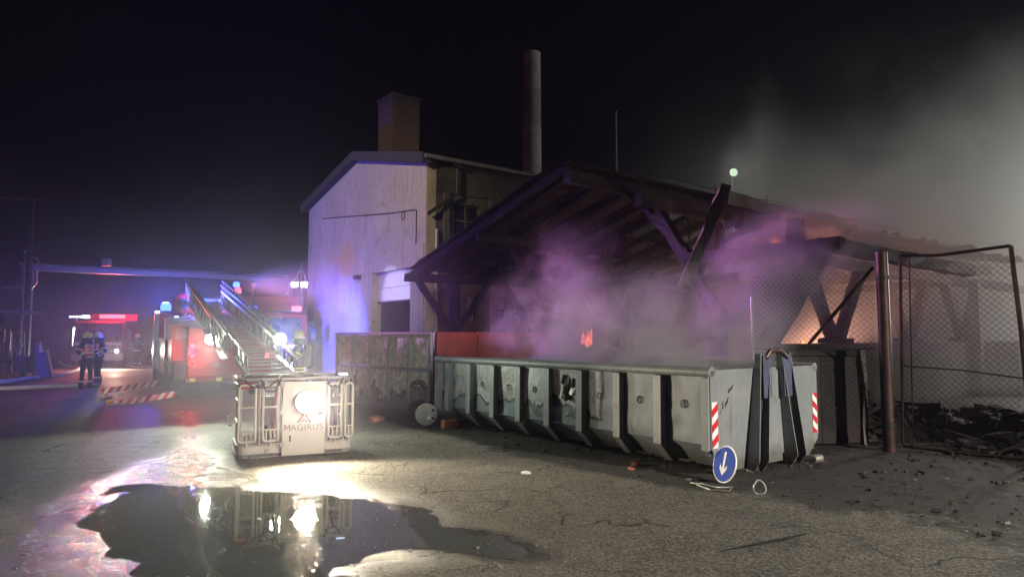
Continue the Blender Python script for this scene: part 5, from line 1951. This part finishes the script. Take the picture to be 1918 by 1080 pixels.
def firefighter(label, loc, rot, helmet, vest=None, armL=None, armR=None, stride=.12, tank=False, stripe='stripe_s', group='firefighters'):
    """front faces local -y"""
    t = thing('person', label, 'person', loc, rot, group)
    s = stride
    hip, kneeL, kneeR = .92, (.11, -.04 - s * .2, .50), (-.11, -.02 + s * .3, .50)
    ankL, ankR = (.12, s * .2 - .03, .09), (-.12, s * .6, .09)
    toeL, toeR = (.13, s * .2 - .22, .05), (-.13, s * .6 - .18, .05)
    shL, shR = (.20, 0, 1.44), (-.20, 0, 1.44)
    eL, hL = armL or ((.30, .02, 1.16), (.27, -.16, .94))
    eR, hR = armR or ((-.30, .02, 1.16), (-.27, -.14, .94))
    J = [((0, 0, hip), (.16, .12)), ((0, 0, 1.14), (.155, .115)), ((0, .0, 1.36), (.19, .125)), ((0, -.005, 1.50), .065), ((0, -.02, 1.60), (.078, .088)), ((0, -.025, 1.73), (.078, .092)),
         (shL, .085), (eL, .06), (hL, .042), (shR, .085), (eR, .06), (hR, .042),
         ((.10, 0, .86), .105), (kneeL, .075), (ankL, .062), (toeL, (.05, .04)),
         ((-.10, 0, .86), .105), (kneeR, .075), (ankR, .062), (toeR, (.05, .04))]
    E = [(0, 1), (1, 2), (2, 3), (3, 4), (4, 5), (2, 6), (6, 7), (7, 8), (2, 9), (9, 10), (10, 11), (0, 12), (12, 13), (13, 14), (14, 15), (0, 16), (16, 17), (17, 18), (18, 19)]
    body = skin_mesh('body', J, E, M['coat'], t)
    # face with nose and brow under the helmet
    f = MB().lathe([(.02, -.09), (.062, -.07), (.078, -.02), (.08, .05), (.06, .09)], (0, -.045, 1.64), 14).build('face', M['skin'], t, smooth=True)
    MB().prism([(-.014, -.122, 1.62), (.014, -.122, 1.62), (0, -.118, 1.68)], (0, -.022, -.004)).build('nose', M['skin'], f)
    for x in (-.03, .03):
        MB().box((x, -.122, 1.675), (.022, .008, .010)).build('eye', M['black'], f)
    # helmet with brim, visor and neck curtain
    hm = MB().lathe([(.150, 1.655), (.148, 1.70), (.138, 1.77), (.105, 1.83), (.05, 1.858), (.01, 1.862)], (0, -.015, 0), 18).build('helmet', M[helmet], t, smooth=True)
    MB().lathe([(.152, 1.672), (.156, 1.685), (.152, 1.698)], (0, -.015, 0), 18).build('helmet_band', M['stripe_s'], hm)
    MB().prism([(-.11, -.15, 1.70), (.11, -.15, 1.70), (.10, -.165, 1.62), (-.10, -.165, 1.62)], (0, .012, 0)).build('visor', M['glass_dark'], hm)
    MB().lathe([(.14, 1.655), (.15, 1.52), (.135, 1.515)], (0, .02, 0), 14).build('neck_curtain', M['coat'], hm)
    if vest:
        vj = [((0, 0, 1.00), (.205, .155)), ((0, 0, 1.18), (.205, .155)), ((0, 0, 1.38), (.222, .16)), ((0, 0, 1.47), (.16, .11))]
        v = skin_mesh('vest', vj, [(0, 1), (1, 2), (2, 3)], M[vest], t)
        mb = MB()
        for z in (1.03, 1.17):
            ring_(mb, (0, 0, z), (0, 0, 1), .218, .170, .05)
        for x in (-.11, .11):
            mb.bar((x, -.168, 1.16), (x, -.135, 1.46), .05, .006, up=(0, -1, 0))
            mb.bar((x, .168, 1.16), (x, .135, 1.46), .05, .006, up=(0, 1, 0))
        mb.build('vest_stripe', M['stripe_s'], v)
    mb = MB()
    for k_, a_ in ((kneeL, ankL), (kneeR, ankR)):
        c = Vector(k_).lerp(Vector(a_), .62)
        ring_(mb, c, Vector(a_) - Vector(k_), .092, .092, .055)
        mb.build('trouser_stripe', M[stripe], t)
        mb = MB()
    mb = MB()
    for e_, h_, s0 in ((eL, hL, shL), (eR, hR, shR)):
        c = Vector(e_).lerp(Vector(h_), .45)
        ring_(mb, c, Vector(h_) - Vector(e_), .072, .072, .05)
        mb.build('sleeve_stripe', M[stripe], t)
        mb = MB()
        c = Vector(s0).lerp(Vector(e_), .62)
        ring_(mb, c, Vector(e_) - Vector(s0), .09, .09, .04)
        mb.build('sleeve_stripe', M[stripe], t)
        mb = MB()
    if not vest:
        mb = MB()
        for z in (.90, .97):
            ring_(mb, (0, 0, z), (0, 0, 1), .215, .175, .04)
        mb.build('jacket_stripe', M[stripe], t)
    # gloves: palm and five fingers
    for h_, e_, sgn in ((hL, eL, 1), (hR, eR, -1)):
        hv = (Vector(h_) - Vector(e_)).normalized()
        pc = Vector(h_) + hv * .05
        g_ = MB().bar(Vector(h_), pc + hv * .02, .085, .045)
        side = hv.cross(Vector((0, 0, 1)))
        side = side.normalized() if side.length > .1 else Vector((1, 0, 0))
        for i, L_ in enumerate((.065, .075, .07, .055)):
            a = pc + side * ((i - 1.5) * .021)
            g_.path([a, a + hv * L_ * .6, a + hv * L_ * .95 + Vector((0, -.018, -.01))], [.010, .009, .007], 6)
        g_.path([Vector(h_) + side * .04, Vector(h_) + side * .065 + hv * .03, Vector(h_) + side * .06 + hv * .065], [.012, .011, .008], 6)
        g_.build('glove', M['black'], t)
    for a_, b_ in ((ankL, toeL), (ankR, toeR)):
        c = (Vector(a_) + Vector(b_)) / 2
        MB().box((c.x, c.y - .01, .055), (.115, .30, .11)).build('boot', M['black'], t, .03)
        MB().tube((a_[0], a_[1], .05), (a_[0], a_[1], .30), .075, 10).build('boot_shaft', M['black'], t)
    if tank:
        MB().lathe([(.03, -.30), (.085, -.26), (.09, .22), (.04, .28)], (0, .24, 1.25), 14).build('air_tank', M['dark_steel'], t, smooth=True)
        MB().span((-.14, .14, 1.0), (.14, .165, 1.5)).build('tank_frame', M['black'], t)
    return t


g = ground(160, 727)
firefighter('person in yellow helmet and orange vest seen in profile beside the fire hoses', (g.x, g.y, 0), R(62), 'helmet_y', 'hivis',
            armL=((.31, .0, 1.18), (.22, -.20, 1.0)), armR=((-.29, .0, 1.18), (-.16, -.24, .98)))
g = ground(182, 719)
firefighter('person in pale helmet and pink red vest standing behind the yellow helmet', (g.x, g.y, 0), R(-20), 'helmet_w', 'hivis_pink',
            armL=((.32, .02, 1.17), (.34, -.14, .95)), armR=((-.30, .02, 1.17), (-.24, -.2, .98)))
g = ground(256, 688)
firefighter('person in dark turnout gear with pale stripes right of the far engine', (g.x, g.y, 0), R(20), 'helmet_w', None)
firefighter('person with breathing apparatus and yellow stripes in the smoke behind the basket', (at(560, 640, 16).x, 16.0, 0), R(-62), 'helmet_w', None,
            armL=((.28, -.12, 1.2), (.16, -.36, 1.12)), armR=((-.29, -.1, 1.18), (-.12, -.33, 1.08)), tank=True, stripe='stripe_y')

# ------------------------------------------------------------------ hoses on the left


def hose(label, pts, r):
    P_ = [ground(a, b, r) for a, b in pts]
    out = []
    for i in range(len(P_) - 1):
        p0, p1, p2, p3 = P_[max(0, i - 1)], P_[i], P_[i + 1], P_[min(len(P_) - 1, i + 2)]
        for k in range(8):
            t = k / 8
            out.append(.5 * ((2 * p1) + (p2 - p0) * t + (2 * p0 - 5 * p1 + 4 * p2 - p3) * t * t + (3 * p1 - p0 - 3 * p2 + p3) * t ** 3))
    out.append(P_[-1])
    for q in out:
        q.z = r
    o = MB().path(out, r, 10).build('fire_hose', M['hose'], smooth=True)
    tag(o, label, 'hose', 'fire hoses lying across the yard')


hose('thick white fire hose curving from the left edge toward the firefighters', [(-120, 726), (0, 715), (60, 707), (120, 700), (150, 690), (152, 683)], .085)
hose('straight pale fire hose nearest the camera ending at the boots', [(-140, 730), (0, 727), (80, 724), (145, 722), (185, 720)], .07)
hose('pale hose bending up past the far engine', [(110, 676), (120, 683), (140, 688), (160, 690)], .07)
hose('far hose running from the engine to the ladder truck', [(236, 684), (250, 687), (290, 687)], .07)

# ------------------------------------------------------------------ pipe bridge and steel rack on the left
pr = thing('pipe_bridge', 'long steel pipe bridge spanning the yard entrance on the left', 'pipe bridge', (at(50, 600, 31).x, 31, 0))
p0, p1 = at(42, 501, 31), at(545, 524, 37)
MB().bar(p0, p1, .22, .24).build('beam', M['galv'], pr, .01, world=True)
MB().path([p0 + Vector((0, -.2, .16)), p1 + Vector((0, -.2, .16))], .06, 8).build('pipe', M['galv'], pr, world=True)
for px in (46, 57):
    a = at(px, 505, 31)
    MB().bar((a.x, a.y, 0), (a.x, a.y, a.z if px == 57 else a.z + .9), .20 if px == 57 else .10, .20 if px == 57 else .1).build('post', M['galv'], pr, world=True)
MB().path([at(54, 470, 31), at(80, 497, 31)], .05, 6).build('stay', M['galv'], pr, world=True)
MB().path([at(68, 506, 30.8), at(67, 530, 30.8), at(60, 538, 30.8), at(-40, 537, 30.8)], .07, 8).build('drain_pipe', M['galv'], pr, world=True, smooth=True)
a = p1
MB().bar((a.x, a.y, 0), (a.x, a.y, a.z), .2, .2).build('post', M['galv'], pr, world=True)
o = MB().box((0, 0, .18), (.36, .25, .36)).build('floodlight_box', M['white_paint'], pr, .02)
bx = at(200, 493, 32.9) - Vector((at(50, 600, 31).x, 31, 0))
o.location = (bx.x, bx.y - .02, bx.z - .14)
MB().tube(at(200, 500, 32.9), at(200, 510, 32.9), .04, 6).build('box_stand', M['galv'], pr, world=True)

rk = thing('steel_rack', 'tall rusty steel pipe rack at the left edge of the photo', 'rack', (at(20, 690, 30).x, 30, 0))
for px, yt in ((61, 368), (-30, 368)):
    a = at(px, yt, 30)
    MB().bar((a.x, 30, 0), (a.x, 30, a.z), .18, .18).build('post', M['rust'], rk, world=True)
for py in (368, 476, 583):
    MB().bar(at(-60, py - 3, 30), at(80, py + 3, 29.8), .12, .16).build('crossbeam', M['rust'] if py < 500 else M['galv'], rk, world=True)
MB().path([at(0, 620, 29), at(18, 560, 29), at(32, 530, 29), at(40, 545, 29), at(40, 600, 29)], .025, 6).build('cable', M['black'], rk, world=True)
gc = thing('gas_cylinder_cart', 'cart with gas cylinders and a valve frame below the steel rack', 'cart', (at(35, 700, 28.5).x, 28.5, 0))
for k, px in enumerate((66, 73)):
    a = at(px, 700, 28.5)
    MB().lathe([(.10, 0), (.11, .02), (.11, 1.15), (.06, 1.30), (.035, 1.36), (.035, 1.45)], (a.x, a.y, .05), 14).build('gas_cylinder', M['blue_plastic' if k == 0 else 'galv'], gc, world=True, smooth=True)
MB().path([at(22, 705, 28.5), at(22, 622, 28.5), at(46, 622, 28.5), at(46, 705, 28.5)], .03, 6).path([at(22, 680, 28.5), at(46, 640, 28.5)], .025, 6).path([at(22, 640, 28.5), at(46, 680, 28.5)], .025, 6).build('frame', M['galv'], gc, world=True)
for px in (34, 58):
    a = at(px, 700, 28.4)
    MB().path([(a.x + .42 * math.cos(t), a.y, .44 + .42 * math.sin(t)) for t in np.linspace(0, 6.28, 22)[:-1]], .03, 6, closed=True).build('cart_wheel', M['black'], gc, world=True)
a = at(45, 690, 28.6)
MB().box((a.x, a.y, .55), (.6, .5, .7)).build('crate', M['blue_plastic'], gc, .03, world=True)
o = thing('blue_ramp', 'blue board leaning on the cylinders by the hose', 'board', (at(85, 705, 28).x, 28, 0))
MB().bar((-.35, .2, 1.05), (.25, -.3, .06), .5, .04).build('board', M['blue_plastic'], o, .01)
MB().bar((-.10, .2, 1.15), (.52, -.3, .05), .08, .06).build('batten', M['yellow'], o, .01)
pt = thing('pallet_stack', 'rusty steel frame stand at the far left edge', 'stand', (at(8, 700, 28).x, 28, 0))
for px in (-14, 3, 14):
    a = at(px, 700, 28)
    MB().tube((a.x, a.y, 0), (a.x, a.y, 2.0), .05, 8).build('leg', M['rust'], pt, world=True)
MB().bar(at(-25, 606, 28), at(18, 606, 28), .3, .14).build('top', M['rust'], pt, world=True)
MB().bar(at(-25, 676, 28), at(18, 676, 28), .3, .10).build('shelf', M['rust'], pt, world=True)

# ------------------------------------------------------------------ distant street lamp behind the smoke
sl_ = at(1374, 323, 46)
o = thing('street_lamp', 'bright street lamp shining through the smoke above the burnt roof', 'street lamp', (sl_.x, 46, 0))
MB().path([(0, .3, 0), (0, .3, sl_.z + .1), (0, .1, sl_.z + .2)], [.10, .06, .05], 10).build('pole', M['galv'], o)
hd = MB().lathe([(.30, .0), (.32, .05), (.24, .12)], (0, 0, sl_.z), 18, 'y').build('lamp_head', M['dark_steel'], o)
for r_, n_ in ((.0, 1), (.12, 6), (.22, 12)):
    for k in range(n_):
        t_ = 6.283 * k / n_
        MB().lathe([(.045, -.012), (.045, 0)], (r_ * math.cos(t_), -.003, sl_.z + r_ * math.sin(t_)), 8, 'y').build('led', M['lit_street'], hd)
lamp('street_lamp_light', 'SPOT', (sl_.x, 45.8, sl_.z), 900, (.95, 1.0, .86), target=(sl_.x - 6, 20, 2), angle=150, blend=.6, radius=.3)
o = MB().lathe([(.02, -.05), (.06, 0), (.02, .05)], at(1028, 331, 48), 10).build('distant_lamp', M['lit_street'])
tag(o, 'tiny distant light beside the round chimney', 'lamp')
MB().tube((0, 0, -.05), (0, 0, -12.9), .05, 6).build('pole', M['dark_steel'], o).location = at(1028, 331, 48)

# the far floodlight's mast on the right
fm = thing('floodlight_mast', 'floodlight mast beyond the right edge lighting the smoke', 'floodlight', (37.1, 37.2, 0))
MB().tube((0, 0, 0), (0, 0, 7.1), .07, 10).build('mast', M['galv'], fm)
MB().box((-.1, -.02, 7.0), (.3, .14, .3)).build('lamp_head', M['dark_steel'], fm, .02)

# ------------------------------------------------------------------ air: haze and smoke


def vol_box(name, lo, hi, label, dens_nodes, color=(.8, .8, .8), aniso=.2, step=1.0):
    mb = MB().span(lo, hi)
    m, N, L, ma, st, no, mx = node_tools(name)
    N.remove(N['Principled BSDF'])
    pv = N.new('ShaderNodeVolumePrincipled')
    pv.inputs['Color'].default_value = (*color, 1)
    pv.inputs['Anisotropy'].default_value = aniso
    if isinstance(dens_nodes, float):
        pv.inputs['Density'].default_value = dens_nodes
    else:
        d = dens_nodes(N, L, ma, st, no)
        L.new(d, pv.inputs['Density'])
    L.new(pv.outputs[0], N['Material Output'].inputs['Volume'])
    m.cycles.volume_step_rate = step
    o = mb.build(name, m)
    tag(o, label, None, kind='stuff')
    return o, m


vol_box('haze', (-60, -14, -1), (60, 62, 24), 'thin smoky haze filling the night air over the yard', 0.0008, (.70, .66, 1.0), .35)


def column(ma, st, xyz, c0, c1, z0, z1, r0, r1):
    """soft density of a leaning column from c0 at height z0 to c1 at height z1"""
    x, y, z = xyz
    t = ma('DIVIDE', ma('SUBTRACT', z, z0), z1 - z0)
    dx = ma('SUBTRACT', x, ma('ADD', c0[0], ma('MULTIPLY', t, c1[0] - c0[0])))
    dy = ma('SUBTRACT', y, ma('ADD', c0[1], ma('MULTIPLY', t, c1[1] - c0[1])))
    r = ma('ADD', r0, ma('MULTIPLY', t, r1 - r0))
    d = ma('DIVIDE', ma('SQRT', ma('ADD', ma('MULTIPLY', dx, dx), ma('MULTIPLY', dy, dy))), r)
    return st(d, 1.0, 0.05)


def plume(N, L, ma, st, no):
    tc = N.new('ShaderNodeTexCoord')
    P = tc.outputs['Object']
    sp = N.new('ShaderNodeSeparateXYZ')
    L.new(P, sp.inputs[0])
    x, y, z = sp.outputs
    c1 = ma('MULTIPLY', column(ma, st, (x, y, z), (3.4, 11.7), (5.1, 12.5), .9, 3.2, 1.0, 1.7), 1.8)
    c2 = ma('MULTIPLY', column(ma, st, (x, y, z), (.5, 13.6), (1.2, 13.9), .9, 3.4, 1.6, 1.3), .17)
    dx, dy = ma('SUBTRACT', x, 1.7), ma('SUBTRACT', y, 11.9)
    a = ma('ADD', ma('MULTIPLY', dx, .61), ma('MULTIPLY', dy, -.79))
    b = ma('ADD', ma('MULTIPLY', dx, .79), ma('MULTIPLY', dy, .61))
    q = ma('ADD', ma('POWER', ma('DIVIDE', a, 3.6), 2), ma('POWER', ma('DIVIDE', b, 1.5), 2))
    base = ma('MULTIPLY', ma('MULTIPLY', st(q, 1.0, .1), st(z, 3.0, 1.2)), .7)
    n1 = no(P, 1.25, 8, .62, .8)
    billow = ma('ADD', st(n1, .44, .60), .06)
    fade = ma('MULTIPLY', st(z, .3, 1.0), st(z, 4.3, 2.6))
    return ma('MULTIPLY', ma('MULTIPLY', ma('MAXIMUM', ma('MAXIMUM', c1, c2), base), billow), ma('MULTIPLY', fade, 2.6))


vol_box('smoke', (-2.5, 9.0, .3), (7.5, 16.5, 4.4), 'purple lit smoke rising from the grey container into the shed', plume, (.80, .78, .82), .1, step=.34)


def veil(N, L, ma, st, no):
    tc = N.new('ShaderNodeTexCoord')
    P = tc.outputs['Object']
    sp = N.new('ShaderNodeSeparateXYZ')
    L.new(P, sp.inputs[0])
    x, y, z = sp.outputs
    n1 = no(P, .35, 4, .55, .4)
    e = ma('MULTIPLY', ma('MULTIPLY', st(x, 2.6, 7.0), st(x, 21.5, 17.0)), ma('MULTIPLY', st(y, -7.0, -3.6), st(y, 6.9, 4.5)))
    e = ma('MULTIPLY', e, st(z, 6.2, 3.2))
    return ma('MULTIPLY', e, ma('ADD', .08, ma('MULTIPLY', st(n1, .36, .66), .14)))


v_, _m = vol_box('smoke', (.8, -7.0, .25), (21.5, 6.9, 6.2), 'brown grey smoke filling the burnt shed behind the chain link', veil, (.82, .76, .74), .1, step=1.4)
v_.location = A0
v_.rotation_euler = (0, 0, ROT)


def cloud(N, L, ma, st, no):
    tc = N.new('ShaderNodeTexCoord')
    P = tc.outputs['Object']
    sp = N.new('ShaderNodeSeparateXYZ')
    L.new(P, sp.inputs[0])
    x, y, z = sp.outputs
    n1 = no(P, .13, 6, .6, .8)
    # upper edge of the smoke climbs to the right
    top = ma('ADD', ma('ADD', 5.6, ma('MULTIPLY', ma('SUBTRACT', x, 3.0), .30)), ma('MULTIPLY', ma('SUBTRACT', n1, .5), 13))
    e = st(ma('SUBTRACT', ma('ADD', top, 3.0), z), -3.0, 6.5)
    r = ma('MULTIPLY', st(x, 2.6, 11.0), st(y, 24.1, 30.0))
    return ma('MULTIPLY', ma('MULTIPLY', e, r), ma('ADD', .03, ma('MULTIPLY', st(n1, .34, .70), .05)))


vol_box('smoke', (2.5, 24.0, .2), (36, 44, 23), 'pale grey smoke drifting over the roof into the night sky', cloud, (.84, .85, .85), .2, step=1.1)


def low_smoke(N, L, ma, st, no):
    tc = N.new('ShaderNodeTexCoord')
    P = tc.outputs['Object']
    sp = N.new('ShaderNodeSeparateXYZ')
    L.new(P, sp.inputs[0])
    x, y, z = sp.outputs
    n1 = no(P, .30, 4, .55, .4)
    e = ma('MULTIPLY', ma('MULTIPLY', st(x, -24.5, -16.0), st(x, -.6, -2.6)), ma('MULTIPLY', st(y, 6.1, 8.4), st(y, 46, 36.0)))
    e = ma('MULTIPLY', e, st(z, 5.6, 1.0))
    near_ = column(ma, st, (x, y, z), (-4.4, 11.2), (-4.4, 11.2), 0, 7, 4.6, 3.0)
    return ma('MULTIPLY', e, ma('ADD', ma('ADD', .003, ma('MULTIPLY', near_, .013)), ma('MULTIPLY', st(n1, .38, .66), .018)))


vol_box('smoke', (-24.5, 6.0, .15), (-.6, 46.0, 6.8), 'thin low smoke hanging round the fire engines and the basket', low_smoke, (.76, .72, .92), .3, step=1.3)
